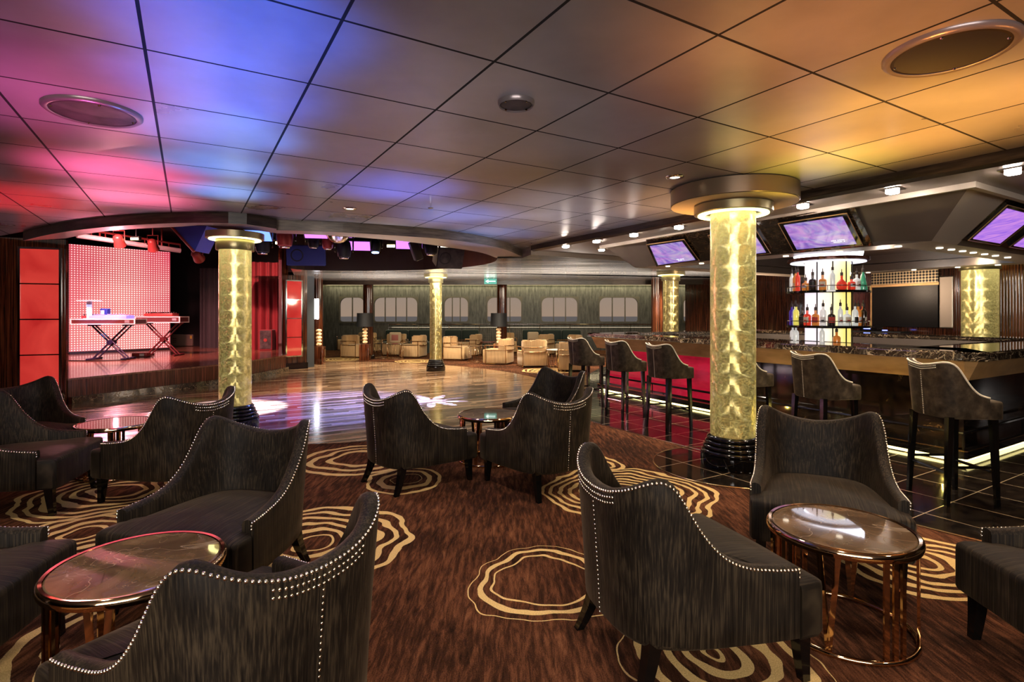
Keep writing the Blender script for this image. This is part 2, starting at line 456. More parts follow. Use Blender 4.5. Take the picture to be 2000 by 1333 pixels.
M_caption = emi('caption_white', (.9, .9, 1), .9)
def barglow(n, b):
    s = n.a('SeparateXYZ', {0: n.coord()})
    k = n.math('ADD', n.math('MULTIPLY_ADD', s.outputs[0], 1.7, .6), n.math('MULTIPLY', n.noise(n.coord(), 5, 3), .2))
    n.set(b, 'Emission Color', n.ramp(k, [(.3, (.95, .85, 1)), (.55, (1, .9, .55)), (.8, (1, .8, .18))])); n.set(b, 'Emission Strength', .62)
M_barglow = mat('glowing_onyx', (.8, .7, .5), .3, build=barglow)
M_crown = emi('white_crown_glow', (.82, .85, 1), 7)

# far lounge
def cordvel(n, b):
    v = n.noise(n.mapped((90, 90, 2)), 1, 2)
    n.set(b, 'Base Color', n.ramp(v, [(.3, (.48, .29, .13)), (.7, (.68, .45, .23))])); n.set(b, 'Normal', n.bump(v, .3, .01))
M_beige = mat('beige_corduroy', rough=.8, sheen=.3, build=cordvel)
M_green = mat('dark_green_velvet', (.01, .022, .016), .7, sheen=.4)
M_cushion = mat('cream_cushion', (.55, .42, .28), .8)
M_pinkcush = mat('pink_cushion_panel', (.42, .14, .12), .6, sheen=.4)
def wallpaper(n, b):
    v = n.noise(n.mapped((14, 14, 2.2)), 1, 4, .7)
    n.set(b, 'Base Color', n.ramp(v, [(.35, (.05, .05, .045)), (.6, (.12, .12, .105)), (.8, (.22, .21, .18))]))
M_paper = mat('grey_green_wallpaper', rough=.45, metal=.3, build=wallpaper)
M_greywall = mat('slate_wall', (.045, .055, .065), .5)
M_glass = mat('window_glass', (.9, .95, 1), .02, trans=1, ior=1.02)
M_winframe = mat('window_bronze', (.11, .1, .08), .45, .3)
M_sea = mat('sea_water', (.01, .022, .04), .25)
M_curtred = mat('red_curtain', (.2, .012, .018), .7, sheen=.3)
M_curtgold = mat('gold_curtain', (.3, .17, .06), .55, sheen=.3)
M_curtgrey = mat('grey_curtain', (.035, .032, .036), .8)
M_blue = mat('blue_painted_box', (.02, .03, .16), .35)
M_redmetal = mat('red_lit_metal', (.34, .05, .045), .4, .3)  # red stage light put into the base colour
M_offwhite = mat('off_white', (.75, .7, .7), .4)
M_case = mat('flight_case_board', (.1, .03, .03), .4)
M_bluebits = mat('blue_lit_controls', (.18, .26, .75), .35, em=(.1, .18, .8), es=.35)
M_silverbox = mat('silver_box', (.5, .5, .55), .3, .6)
M_khaki = mat('amplifier_grey', (.16, .13, .1), .4)
M_green_sign = emi('exit_sign_green', (.02, .3, .22), .9)
M_white_sign = emi('exit_sign_white', (.85, 1, .95), 2)
M_grille = mat('speaker_grille', (.05, .045, .05), .5, .3, build=lambda n, b: (
    n.set(b, 'Base Color', n.ramp(n.noise(n.coord(), 9, 3), [(.35, (.03, .026, .026)), (.7, (.09, .075, .07))])),))
M_rimgrey = mat('speaker_rim', (.22, .19, .2), .3, .5)
M_lampshade = mat('black_lampshade', (.01, .011, .013), .6)
def perf(n, b):
    s = n.a('SeparateXYZ', {0: n.coord()}); q = []
    for ax in (1, 2):
        f = n.math('SUBTRACT', n.math('FRACT', n.math('DIVIDE', s.outputs[ax], .06)), .5); q.append(n.math('MULTIPLY', f, f))
    d = n.math('SQRT', n.math('ADD', *q))
    n.set(b, 'Base Color', n.ramp(d, [(.3, (.01, .01, .01)), (.42, (.5, .4, .25))], 'CONSTANT'))
M_perf = mat('perforated_metal', rough=.3, metal=.4, build=perf)
# ------------------------------------------------------------------ the room
def V2(*p): return [Vector(q) for q in p]
ARC_L = [at(x, y, CEIL) for x, y in ((540, 427), (480, 417), (420, 414), (330, 415), (230, 421), (150, 430), (90, 441), (45, 453))]
ARC_R = [at(x, y, CEIL) for x, y in ((540, 430), (650, 434), (760, 441), (860, 449), (930, 459), (985, 472), (1020, 488))]
INN_L = [at(x, y, 2.53) for x, y in ((540, 456), (470, 446), (398, 440), (353, 443), (268, 447), (190, 454), (127, 466))]
INN_R = [at(x, y, 2.53) for x, y in ((540, 456), (620, 459), (700, 464), (800, 473), (880, 484), (940, 494), (972, 505))]
RIM = [at(x, y, 2.5) for x, y in ((972, 505), (965, 512), (940, 518), (900, 523), (850, 526), (800, 528), (700, 529), (600, 528), (568, 525))] + [Vector((-5.9, 14.7))]
def sm(p, n=24): return resample(catmull(p, 6), n)
ARC_L, ARC_R, INN_L, INN_R = sm(ARC_L), sm(ARC_R), sm(INN_L), sm(INN_R)
RIM = sm(RIM[:9], 30)+RIM[9:]
E = Vector((.33, 9.48)); FN = Vector((8.39, -4))
bm = B(); flat(bm, [Vector((-13, -4)), FN, E]+ARC_R[::-1]+ARC_L+[Vector((-8, 8.4)), Vector((-13, 8.4))], CEIL); struct('ceiling', bm, M_ceil)
bm = B(); band(bm, ARC_L, CEIL, ARC_L, 2.53, False); struct('trim_1', bm, M_fascia)
bm = B(); band(bm, ARC_R, CEIL, ARC_R, 2.53, False)
band(bm, [ARC_L[0], ARC_R[0]], CEIL, [ARC_L[0], ARC_R[0]], 2.53, False); struct('trim_2', bm, M_fascia2)
bm = B(); band(bm, ARC_L, 2.53, INN_L, 2.53, False); band(bm, ARC_R, 2.53, INN_R, 2.53, False); band(bm, INN_L, 2.53, INN_L, 3.9, False); band(bm, INN_R, 2.53, INN_R, 3.9, False)
struct('ceiling_ring', bm, M_soffit)
bm = B(); band(bm, [E, ARC_R[-1], INN_R[-1]], CEIL, [E, ARC_R[-1], INN_R[-1]], 2.5, False); struct('trim_3', bm, M_fascia2)
cut = 14
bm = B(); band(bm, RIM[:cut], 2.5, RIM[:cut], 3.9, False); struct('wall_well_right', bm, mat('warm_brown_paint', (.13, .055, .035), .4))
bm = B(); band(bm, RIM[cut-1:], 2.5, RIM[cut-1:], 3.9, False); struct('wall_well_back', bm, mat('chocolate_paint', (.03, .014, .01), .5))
bm = B(); flat(bm, [(-13, 5), (2, 5), (2, 20), (-13, 20)], 3.9); struct('ceiling_well', bm, M_void)
bm = B(); flat(bm, [E]+[E+D2*15.9]+[Vector((13.97, 16.7)), Vector((-7.5, 16.7)), Vector((-7.5, 14.7))]+RIM[::-1]+[ARC_R[-1]], 2.5); struct('ceiling_far', bm, M_farceil)
# beam and raised coffer beyond it
bm = B(); box(bm, (3.2, 16.8, 2.46), (21.4, .2, .16)); struct('trim_4', bm, M_fascia)
bm = B(); flat(bm, [(-9, 16.9), (14, 16.9), (14, 22.1), (-9, 22.1)], 2.78); struct('ceiling_coffer', bm, M_soffit)
# soffit above the bar, its dark edge band
bm = B(); flat(bm, [E, FN, (14, -4), (14, 17.6), E+D2*14], 2.58); band(bm, [E, E+D2*14], 2.58, [E, E+D2*14], 2.5, False); struct('ceiling_soffit', bm, M_soffit)
bm = B(); band(bm, [E, FN], CEIL, [E, FN], 2.58, False); band(bm, [E, FN], 2.58, [E+D2*.06, FN+D2*.06], 2.56, False); struct('trim_5', bm, M_fascia)
# outer walls
bm = B(); band(bm, V2((-13, 20), (-13, -4)), 0, V2((-13, 20), (-13, -4)), 3.9, False); struct('wall_left', bm, M_dark)
bm = B(); band(bm, V2((-13, -4), (14, -4)), 0, V2((-13, -4), (14, -4)), 2.7, False); struct('wall_front', bm, M_dark)
bm = B(); band(bm, V2((14, -4), (14, 22.1)), 0, V2((14, -4), (14, 22.1)), 2.8, False); struct('wall_right', bm, M_dark)
# floors
bm = B(); flat(bm, [(-13, -4), (14, -4), (14, 22.1), (-13, 22.1)], 0); struct('floor', bm, M_carpet)
PQ = catmull(V2((-7.35, 8.9), (-6.6, 6.9), (-5.6, 5.95), (-4.4, 5.65), (-2.27, 6.05), (-.9, 6.45), (.15, 7.0), (.55, 8.0), (.62, 9.6), (.62, 11.2), (.5, 12.5), (-.6, 14.3), (-2.2, 15.7), (-4.0, 16.5), (-5.55, 16.8)), 5)
bm = B(); prism(bm, PQ+[Vector((-5.9, 15)), Vector((-6.2, 13.5))], 0, .004); struct('floor_parquet', bm, M_parquet)
TE = [at(x, y, 0) for x, y in ((1163, 827), (1270, 856), (1374, 882))]+V2((2.5, 4.6), (2.78, 3.72), (3.2, 3.2), (3.9, 2.7), (5.2, 2.3), (9, 4.0))
TE = V2((1.15, 11.2), (.82, 10.2), (.74, 8.8), (.85, 7.9))+TE
bm = B(); prism(bm, TE+V2((13, 6), (13, 15), (2.5, 15)), 0, .004); struct('floor_tile', bm, M_tile)
bm = B(); prism(bm, [(2.1+.72*math.cos(t*PI/24), 5.2+.72*math.sin(t*PI/24)) for t in range(48)], 0, .006); struct('floor_tile_disc', bm, M_tile)
bm = B(); path(bm, [(p.x, p.y, .004) for p in TE[:12]], .007, 5); path(bm, [(2.1+.72*math.cos(t*PI/24), 5.2+.72*math.sin(t*PI/24), .006) for t in range(48)], .006, 5, True); struct('trim_6', bm, M_brass)

# back wall with the row of round-cornered windows
WY = 22.0; K = WY/1058
WIN = [(664, 712, 2), (731, 815, 4), (868, 914, 3), (952, 1018, 3), (1058, 1128, 3), (1171, 1246, 3), (1335, 1400, 2)]
WX = [((a-1000)*K, (b-1000)*K, n) for a, b, n in WIN]; WZ0, WZ1 = 1.17, 2.14
bm = B()
xs = [-9]+[x for w in WX for x in w[:2]]+[14]
for i, (x0, x1) in enumerate(zip(xs, xs[1:])):
    for z0, z1 in ((0, WZ0), (WZ0, WZ1), (WZ1, 2.8)):
        if i % 2 and z0 == WZ0: continue
        vs = [bm.verts.new(p) for p in ((x0, WY, z0), (x1, WY, z0), (x1, WY, z1), (x0, WY, z1))]; bm.faces.new(vs)
bmesh.ops.remove_doubles(bm, verts=bm.verts, dist=1e-4)
struct('wall_back', bm, M_paper)
for i, (x0, x1, n) in enumerate(WX):
    bm = B(); r = .26; inn = []; out = []
    for cx, cz, a0, ox, oz in ((x1-r, WZ1-r, 0, x1, WZ1), (x0+r, WZ1-r, 90, x0, WZ1), (x0+r*.4, WZ0+r*.4, 180, x0, WZ0), (x1-r*.4, WZ0+r*.4, 270, x1, WZ0)):
        rr = r if a0 < 180 else r*.4
        for k in range(7):
            t = math.radians(a0+15*k); inn.append((cx+rr*math.cos(t), cz+rr*math.sin(t)))
            mx = .05; sx = mx if ox == x1 else -mx; sz = mx if oz == WZ1 else -mx
            out.append((ox+sx, oz+sz))
    va = [bm.verts.new((p[0], WY-.02, p[1])) for p in inn]; vb = [bm.verts.new((p[0], WY-.02, p[1])) for p in out]; vc = [bm.verts.new((p[0], WY+.1, p[1])) for p in inn]
    m = len(inn)
    for k in range(m):
        j = (k+1) % m
        for q in ((va[k], va[j], vb[j], vb[k]), (va[k], vc[k], vc[j], va[j])):
            u = list(dict.fromkeys(q)); bm.faces.new(u)
    bmesh.ops.remove_doubles(bm, verts=bm.verts, dist=1e-4)
    for k in range(1, n):
        x = x0+(x1-x0)*k/n; box(bm, (x, WY+.03, (WZ0+WZ1)/2), (.035, .06, WZ1-WZ0))
    f = struct(f'window_{i+1}', bm, M_winframe)
    for k in range(n):
        bm = B(); a = x0+(x1-x0)*k/n; c = x0+(x1-x0)*(k+1)/n
        box(bm, ((a+c)/2, WY+.06, (WZ0+WZ1)/2), (c-a-.036, .006, WZ1-WZ0)); obj('glass_pane', bm, M_glass, f)
bm = B(); flat(bm, [(-900, 23), (900, 23), (900, 3000), (-900, 3000)], -9); o = struct('sea_outside', bm, M_sea)
# cove strip over the windows
bm = B(); box(bm, (2.5, WY-.03, 2.68), (23, .04, .05)); o = struct('trim_7', bm, M_cove)
bm = B(); box(bm, (2.5, WY-.18, 2.69), (23, .03, .12)); struct('trim_8', bm, M_fascia)
# hull-side return wall left of the windows
bm = B(); band(bm, V2((-7.4, 16.9), (-9, 22)), 0, V2((-7.4, 16.9), (-9, 22)), 2.8, False); struct('wall_lounge_left', bm, M_paper)

# ------------------------------------------------------------------ stage
SZ = .41
FR = sm([at(133, 740, SZ), at(280, 726, SZ), at(420, 713, SZ), at(500, 703, SZ), at(558, 694, SZ)], 20)
STAGE = FR+V2((-6.0, 14.6), (-7.0, 17.9), (-12.9, 17.9), (-12.9, 9.0), (-8.1, 8.8))
bm = B(); prism(bm, STAGE, SZ-.03, SZ); struct('floor_stage', bm, M_stagefloor)
bm = B(); band(bm, FR, 0, FR, SZ-.03, False); struct('wall_stage_riser', bm, M_riser)
bm = B(); FO = [p+Vector((.09, -.03)) for p in FR]; band(bm, FO, 0, FO, .11, False); band(bm, FO, .11, FR, .11, False); struct('baseboard_stage', bm, M_bartop)
bm = B(); band(bm, V2((-12.9, 17.9), (-6.6, 17.9), (-5.9, 14.75)), 0, V2((-12.9, 17.9), (-6.6, 17.9), (-5.9, 14.75)), 3.9, False); struct('wall_stage_back', bm, M_void)
# proscenium, left and right
def slab(bm, p0, p1, z0, z1, th=.1):
    p0 = Vector(p0); p1 = Vector(p1); d = (p1-p0); c = (p0+p1)/2
    box(bm, (c.x, c.y, (z0+z1)/2), (d.length, th, z1-z0), math.atan2(d.y, d.x))
bm = B(); slab(bm, (-8.1, 8.46), (-7.21, 8.775), 0, 2.66, .07); struct('wall_proscenium_left', bm, M_wood)
bm = B(); slab(bm, (-8.12, 8.34), (-7.18, 8.675), 0, .2, .22); struct('baseboard_left', bm, M_bartop)
bm = B(); slab(bm, (-8.1, 8.4), (-11.5, 5.4), 0, 2.66, .2)
for k in range(8): 
    q = Vector((-8.1, 8.3)).lerp(Vector((-8.9, 7.5)), k/7); tube(bm, (q.x, q.y, 0), (q.x, q.y, 2.66), .05, seg=10)
struct('wall_side', bm, M_wood, smooth=True, angle=40)
bm = B(); slab(bm, (-6.05, 14.35), (-5.62, 14.75), 0, 2.5, .2); slab(bm, (-6.12, 14.3), (-6.0, 14.42), 0, 3.6, .2); struct('wall_proscenium_right', bm, M_wood)
bm = B(); slab(bm, (-6.1, 14.15), (-5.55, 14.62), 0, .17, .25); struct('baseboard_right', bm, M_blackgloss)
bm = B(); slab(bm, (-5.7, 14.75), (-5.53, 15.05), 0, 2.5, .1); struct('wall_slate', bm, M_greywall)

def red_emission_panel(p0, p1, z0, z1, n, label, off):
    p0 = Vector(p0); p1 = Vector(p1); d = p1-p0; a = math.atan2(d.y, d.x); L = d.length
    c = (p0+p1)/2; t = thing('glass_panel', label, 'light panel', (c.x, c.y, z0), a)
    h = z1-z0; bm = B()
    for x in (-L/2, L/2): box(bm, (x, 0, h/2), (.03, .05, h+.03))
    for k in range(n+1): box(bm, (0, 0, h*k/n), (L, .05, .014 if 0 < k < n else .03))
    obj('frame', bm, M_chrome, t)
    for k in range(n):
        bm = B(); box(bm, (0, 0, h*(k+.5)/n), (L-.03, .02, h/n-.02)); obj('pane', bm, M_redglass, t)
    return t
red_emission_panel((-7.72, 8.49), (-7.225, 8.67), .25, 2.5, 4, 'tall red lit glass panel in four panes left of the LED wall', 0)
red_emission_panel((-5.92, 14.2), (-5.62, 14.48), .35, 2.35, 4, 'narrow red lit glass panel beside the stage curtain', 0)

# LED wall
pL = Vector((-11.65, 14.25)); pR = Vector((-10.2, 16.15)); d = pR-pL; c = (pL+pR)/2
t = thing('led_wall', 'large pink LED video wall of glowing dots at back of stage', 'screen', (c.x, c.y, SZ), math.atan2(d.y, d.x))
bm = B(); box(bm, (0, 0, 1.47), (d.length, .04, 2.86)); obj('panel', bm, M_ledwall, t)
bm = B(); box(bm, (0, .05, 1.47), (d.length+.06, .06, 2.9)); box(bm, (0, 0, .03), (d.length, .08, .06)); obj('frame', bm, M_black, t)

def curtain(label, p0, p1, z0, z1, m, folds, amp=.05):
    p0 = Vector(p0); p1 = Vector(p1); d = p1-p0; n = Vector((-d.y, d.x)).normalized(); c = (p0+p1)/2
    bm = B(); N = folds*8; pts = []
    for i in range(N+1):
        t = i/N; a = amp*(math.sin(2*PI*folds*t)+.35*math.sin(2*PI*folds*1.7*t+1)); pts.append(p0+d*t+n*a-c)
    lo = [p*1.0 for p in pts]
    band(bm, pts, z0, pts, z1, False)
    o = obj('stage_curtain', bm, m, None, True, (c.x, c.y, 0)); return tag(o, label, 'curtain')
curtain('grey stage curtain hanging right of the black case', (-9.75, 16.9), (-8.7, 16.95), SZ, 2.9, M_curtgrey, 6)
curtain('dark red velvet curtain gathered behind the upright speaker', (-7.75, 15.9), (-6.75, 16.2), SZ, 3.0, M_curtred, 5, .07)
curtain('gold curtain strip hanging beside the red velvet curtain', (-6.52, 15.3), (-6.28, 15.2), SZ, 3.3, M_curtgold, 2, .04)
# ------------------------------------------------------------------ gold columns
def column(x, y, label, r=.205, top=2.6, disc=True, shaft=None):
    t = thing('gold_column', label, 'column', (x, y, 0)); t['kind'] = 'thing'
    bm = B(); lathe(bm, [(r, .26), (r, 2.48)], 48); obj('shaft', bm, shaft or M_goldcol, t, True, angle=60)
    bm = B()
    prof = [(r+.075, 0), (r+.09, .02), (r+.09, .12)]
    for k in range(4):
        rr = r+.08-.017*k; z = .125+.042*k
        prof += [(rr-.012, z), (rr, z+.01), (rr+.003, z+.021), (rr, z+.032), (rr-.012, z+.041)]
    prof += [(r+.002, .30)]
    lathe(bm, prof, 48); obj('base', bm, M_blackgloss, t, True, angle=50)
    bm = B(); lathe(bm, [(r+.14, 2.415), (r+.15, 2.42), (r+.15, 2.494)], 48)
    if not disc: lathe(bm, [(r+.03, 2.27), (r+.035, 2.28), (r+.035, 2.40), (r+.03, 2.41)], 48)
    obj('collar', bm, M_collar, t, True, angle=40)
    bm = B(); lathe(bm, [(r+.05, 2.404), (r+.115, 2.404), (r+.115, 2.416), (r+.05, 2.416)], 40, caps=False)
    obj('glow_ring', bm, M_ringglow, t, True, angle=40)
    if disc:
        bm = B(); lathe(bm, [(.57, 2.505), (.575, 2.51), (.575, 2.65), (.56, CEIL-.004)], 64, caps=False); dd = obj('ceiling_disc', bm, M_discedge, t, True, angle=40)
        bm = B(); lathe(bm, [(.57, 2.502), (.56, 2.506)], 64); obj('disc_underside', bm, M_discunder, dd, True, angle=40)
    return t
M_discedge = mat('satin_dark_disc_edge', (.2, .14, .09), .28, .5)
M_discunder = mat('tan_disc_underside', (.8, .62, .38), .4)
M_collar = mat('olive_collar_metal', (.3, .26, .14), .3, .7)
column(2.12, 5.2, 'gold lit column nearest the bar, under a wide round ceiling disc')
column(-3.55, 6.95, 'gold lit column rising behind the lounge chairs at the dance floor edge', .19, disc=False)
column(-1.97, 14.0, 'thin gold column at the far edge of the dance floor', .155, disc=False, shaft=M_dimcol)
column(3.87, 13.2, 'gold column standing beyond the far end of the bar', .185, disc=False, shaft=M_dimcol)
column(8.62, 9.98, 'gold column between ribbed wood panels behind the bar', .27, disc=False)
# ribbed macassar columns in the far lounge
def woodcol(x, y, r, label):
    t = thing('wood_column', label, 'column', (x, y, 0)); t['kind'] = 'thing'
    bm = B(); N = 48
    pr = [(r*(1+.05*math.cos(12*2*PI*k/N)))for k in range(N)]
    poly = [(pr[k]*math.cos(2*PI*k/N), pr[k]*math.sin(2*PI*k/N)) for k in range(N)]
    prism(bm, poly, .12, 2.5); obj('shaft', bm, M_wood, t, True, angle=50)
    bm = B(); lathe(bm, [(r+.05, 0), (r+.05, .1), (r+.02, .12)], 24); obj('base', bm, M_blackgloss, t, True, angle=40)
woodcol(-5.85, 16.3, .15, 'reddish ribbed wood column beside the slate wall')
woodcol(-4.75, 17.9, .16, 'reddish ribbed wood column with a black lampshade in front')
woodcol(-.33, 17.9, .16, 'dark ribbed wood column between the third and fourth windows')
woodcol(4.35, 16.2, .18, 'dark ribbed wood column left of the far gold column')

# ------------------------------------------------------------------ bar
BA = Vector((1.40, 10.4)); BB = Vector((4.28, 4.95)); BC = BB+Vector((.858, .513))*5.0; BD = BA+Vector((.858, .513))*5.0
ch = .25
def cham(P, d):
    out = []
    n = len(P)
    for i in range(n):
        out.append(P[i]+(P[i-1]-P[i]).normalized()*d); out.append(P[i]+(P[(i+1) % n]-P[i]).normalized()*d)
    return out
BAR = cham([BA, BB, BC, BD], .12)
def redreflect(n, b):
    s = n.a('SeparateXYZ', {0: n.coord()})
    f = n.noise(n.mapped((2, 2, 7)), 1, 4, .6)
    n.set(b, 'Emission Color', (.8, .012, .05, 1)); n.set(b, 'Emission Strength', n.math('MULTIPLY', f, .5))  # emission paints the LED wall's red reflection into the bar front
M_redreflect = mat('red_lit_front', (.03, .004, .005), .12, spec=.7, build=redreflect)
t = thing('bar_counter', 'long bar with dark marble top and sloping copper fascia', 'bar', (BB.x, BB.y, 0))
off = Vector((BB.x, BB.y)); L = [p-off for p in BAR]
bm = B(); o = L; ringprism(bm, o, inset(L, .72), 1.035, 1.10)
bmesh.ops.bevel(bm, geom=[e for e in bm.edges if abs(e.verts[0].co.z-e.verts[1].co.z) < 1e-6 and len(e.link_faces) == 2 and e.calc_face_angle(0) > .5], offset=.02, segments=3, affect='EDGES')
obj('countertop', bm, M_bartop, t, True, angle=35)
bm = B(); band(bm, inset(L, .05), 1.035, inset(L, .15), .82); band(bm, inset(L, .15), .82, inset(L, .32), .82); obj('fascia', bm, M_copper, t)
bm = B(); q = inset(L, .32); band(bm, q, .82, q, .0)
obj('front_panel', bm, mat('black_marble_front', rough=.07, spec=.9, ior=1.6, build=lambda n, b: (
    n.set(b, 'Base Color', n.ramp(n.noise(n.coord(), 5, 5, .7, 1), [(.4, (.004, .003, .003)), (.62, (.02, .012, .008)), (.68, (.1, .06, .03)), (.72, (.02, .012, .008))])),)), t)
bm = B(); ringprism(bm, inset(L, .16), inset(L, .36), .06, .14); obj('foot_step', bm, M_blackgloss, t)
bm = B(); q = inset(L, .155); band(bm, q, .132, q, .142); obj('step_edge', bm, M_brass, t)
bm = B(); ringprism(bm, inset(L, .2), inset(L, .24), .018, .036); obj('led_strip', bm, M_led, t)
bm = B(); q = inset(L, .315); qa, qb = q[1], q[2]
band(bm, [qa.lerp(qb, .02), qa.lerp(qb, .56)], .16, [qa.lerp(qb, .02), qa.lerp(qb, .56)], .81, False); obj('red_emission_panel', bm, M_redreflect, t)  # added sheet that carries the painted red reflection
bm = B(); q = inset(L, .72); band(bm, q, 0, q, 1.035); obj('inner_panel', bm, M_steel, t)
# foot rail on brackets
bm = B(); q = inset(L, .2); path(bm, [(p.x, p.y, .3) for p in q], .018, 8, True); 
for i in range(0, len(q), 1):
    a = q[i]; b = q[(i+1) % len(q)]; n = max(1, int((b-a).length/1.2))
    for k in range(n):
        p = a.lerp(b, k/n); cc = (p*.955) ; tube(bm, (p.x, p.y, .3), (p.x, p.y, .13), .01, seg=6)
obj('foot_rail', bm, M_blackgloss, t, True, angle=40)

# canopy over the bar
def D(p, a, b): return p+D1*a+D2*b
TC = Vector((3.94, 4.65)); TL = Vector((1.5, 8.86)); TR = Vector((4.7, 5.1))
BCn = at(1819, 471, 2.24); BLn = at(1240, 523, 2.24); BR = at(1868, 479, 2.24)
TOP = [TL, TC, TR, TR+D2*4.6, TL+D2*5.6]; BOT = [BLn, BCn, BR, BR+D2*3.7, BLn+D2*4.6]
t = thing('bar_canopy', 'angular taupe metal canopy hanging over the bar', 'canopy', (BCn.x, BCn.y, 2.24))
of = Vector((BCn.x, BCn.y))
tp = [p-of for p in TOP]; bp = [p-of for p in BOT]; z0, z1 = 0, .34
bm = B(); band(bm, tp, z1, bp, z0)
obj('slanted_face', bm, M_canopy, t)
bm = B()
vs = [bm.verts.new((*p, z)) for p, z in ((tp[1], z1), (tp[2], z1), (bp[2], z0), (bp[1], z0))]
for v in vs: v.co += Vector((-.25, -.9, -.3)).normalized()*.006
bm.faces.new(vs); obj('corner_panel', bm, M_canopylt, t)
bm = B(); inb = inset(bp, .42); band(bm, bp, z0, inb, z0-.001); band(bm, bp, z0+.025, bp, z0)
obj('lower_lip', bm, M_canopylt, t)
bm = B(); band(bm, inb, z0, inb, .28); band(bm, inb, z0+.12, inset(bp, .5), z0+.12); obj('inner_cove', bm, M_dark, t)
bm = B(); flat(bm, inset(bp, .40), .28); obj('inner_ceiling', bm, mat('canopy_inner_gloss', (.03, .018, .012), .12, coat=.5), t)
bm = B(); tpo = inset(tp, -.05); ringprism(bm, tpo, tp, z1-.05, z1); obj('upper_lip', bm, M_canopylt, t)
# small downlights in the lower lip
n = 0
def lipline(a, b, ts):
    for s in ts:
        p = a.lerp(b, s); bm = B(); lathe(bm, [(.035, 0), (.035, .012)], 14)
        o = obj('small_downlight', bm, M_smalldown, None, False, (p.x, p.y, 2.227))
        tag(o, 'small round downlight set in the lower lip of the bar canopy', 'light', 'downlights in the canopy lip')
mid = inset(BOT, .2)
lipline(mid[0], mid[1], (.08, .25, .42, .6, .78, .95)); lipline(mid[2], mid[3], (.03, .12, .21, .30, .40, .5, .62))
lipline(mid[4], mid[3], (.35, .55, .72, .86))

# screens on the canopy
def screen(name, label, quad, p, nrm, m, caption=True):
    P = [Vector(q) if len(q) == 3 else hit(q[0], q[1], p, nrm) for q in quad]
    c = sum(P, Vector())/4; nn = nrm.normalized()
    if nn.dot(Vector((0, 0, EYE))-c) < 0: nn = -nn
    t = thing(name, label, 'screen', c)
    def quadbox(bm, ins, f, bk):
        q = [v-c for v in P]
        fr = [v*ins+nn*f for v in q]; b_ = [v*ins+nn*bk for v in q]
        a = [bm.verts.new(v) for v in fr]; b = [bm.verts.new(v) for v in b_]
        bm.faces.new(a); bm.faces.new(b[::-1])
        for i in range(4): bm.faces.new((a[i], a[(i+1) % 4], b[(i+1) % 4], b[i]))
    bm = B(); quadbox(bm, 1.0, .05, .012); obj('bezel', bm, M_blackgloss, t)
    bm = B(); quadbox(bm, .86, .056, .051); obj('display', bm, m, t)
    bm = B(); q = [v-c+nn*.05 for v in P]; path(bm, q, .006, 5, True); obj('rim', bm, M_copper, t)
    if caption:
        bm = B(); rnd = random.Random(3)
        ux = (P[1]-P[0]); dy = (P[3]-P[0])
        for r, (s0, s1) in enumerate(((.66, .86), (.69, .85))):
            s = s0
            while s < s1:
                w = rnd.choice((.014, .02, .026)); tt = .745+.055*r
                a = P[0]-c+ux*s+dy*tt+nn*.0585
                if rnd.random() < .88:
                    bm.faces.new([bm.verts.new(v) for v in (a, a+ux*w*.75, a+ux*w*.75+dy*.03, a+dy*.03)])
                s += w
        obj('caption', bm, M_caption, t)
    return t
pl = Vector((BCn.x, BCn.y, 2.24)); e1 = Vector((BLn.x-BCn.x, BLn.y-BCn.y, 0)); e2 = Vector((TC.x-BCn.x, TC.y-BCn.y, .34)); NL = e1.cross(e2).normalized()
if NL.dot(Vector((0, 0, EYE))-pl) < 0: NL = -NL
e3 = D2.to_3d(); NR = e3.cross(Vector((TR.x-BR.x, TR.y-BR.y, .34))).normalized()
if NR.dot(Vector((0, 0, EYE))-Vector((BR.x, BR.y, 2.24))) < 0: NR = -NR
bm = B(); Q = [hit(x, y, pl, NL) for x, y in ((1262, 468), (1668, 401), (1706, 478), (1282, 517))]
c = sum(Q, Vector())/4
va = [bm.verts.new(v-c+NL*.012) for v in Q]; vb = [bm.verts.new(v-c+NL*.001) for v in Q]
bm.faces.new(va); bm.faces.new(vb[::-1])
for i in range(4): bm.faces.new((va[i], va[(i+1) % 4], vb[(i+1) % 4], vb[i]))
tag(obj('marble_band', bm, M_marbleback, None, False, c), 'dark brown marble band behind the screens on the canopy', 'panel')
screen('mounted_television', 'leftmost television on the canopy, showing purple swirls, left of the gold column', ((1264, 472), (1337, 461), (1367, 503), (1283, 515)), pl, NL, M_tv)
screen('mounted_television', 'television on the canopy half hidden behind the gold column', ((1384, 453), (1476, 439), (1506, 488), (1409, 500)), pl, NL, M_tv)
screen('mounted_television', 'television on the canopy showing purple swirls, right of the gold column', ((1521, 429), (1655, 408), (1686, 471), (1551, 484)), pl, NL, M_tv)
pr = Vector((BR.x, BR.y, 2.24))
RU = Vector((TR.x-BR.x, TR.y-BR.y, .34))
def RF(s, t): return pr+e3*s+RU*t
Q = [RF(-.02, .93), RF(2.4, .93), RF(2.4, .12), RF(-.02, .12)]; c = sum(Q, Vector())/4
bm = B(); va = [bm.verts.new(v-c+NR*.01) for v in Q]; vb = [bm.verts.new(v-c+NR*.001) for v in Q]; bm.faces.new(va); bm.faces.new(vb[::-1])
for i in range(4): bm.faces.new((va[i], va[(i+1) % 4], vb[(i+1) % 4], vb[i]))
tag(obj('marble_band', bm, M_marbleback, None, False, c), 'dark marble band behind the violet screens on the right canopy face', 'panel')
screen('mounted_television', 'violet television tilted on the right face of the canopy', (RF(.0, .9), RF(.86, .9), RF(.86, .2), RF(.0, .2)), pr, NR, M_tvpink, False)
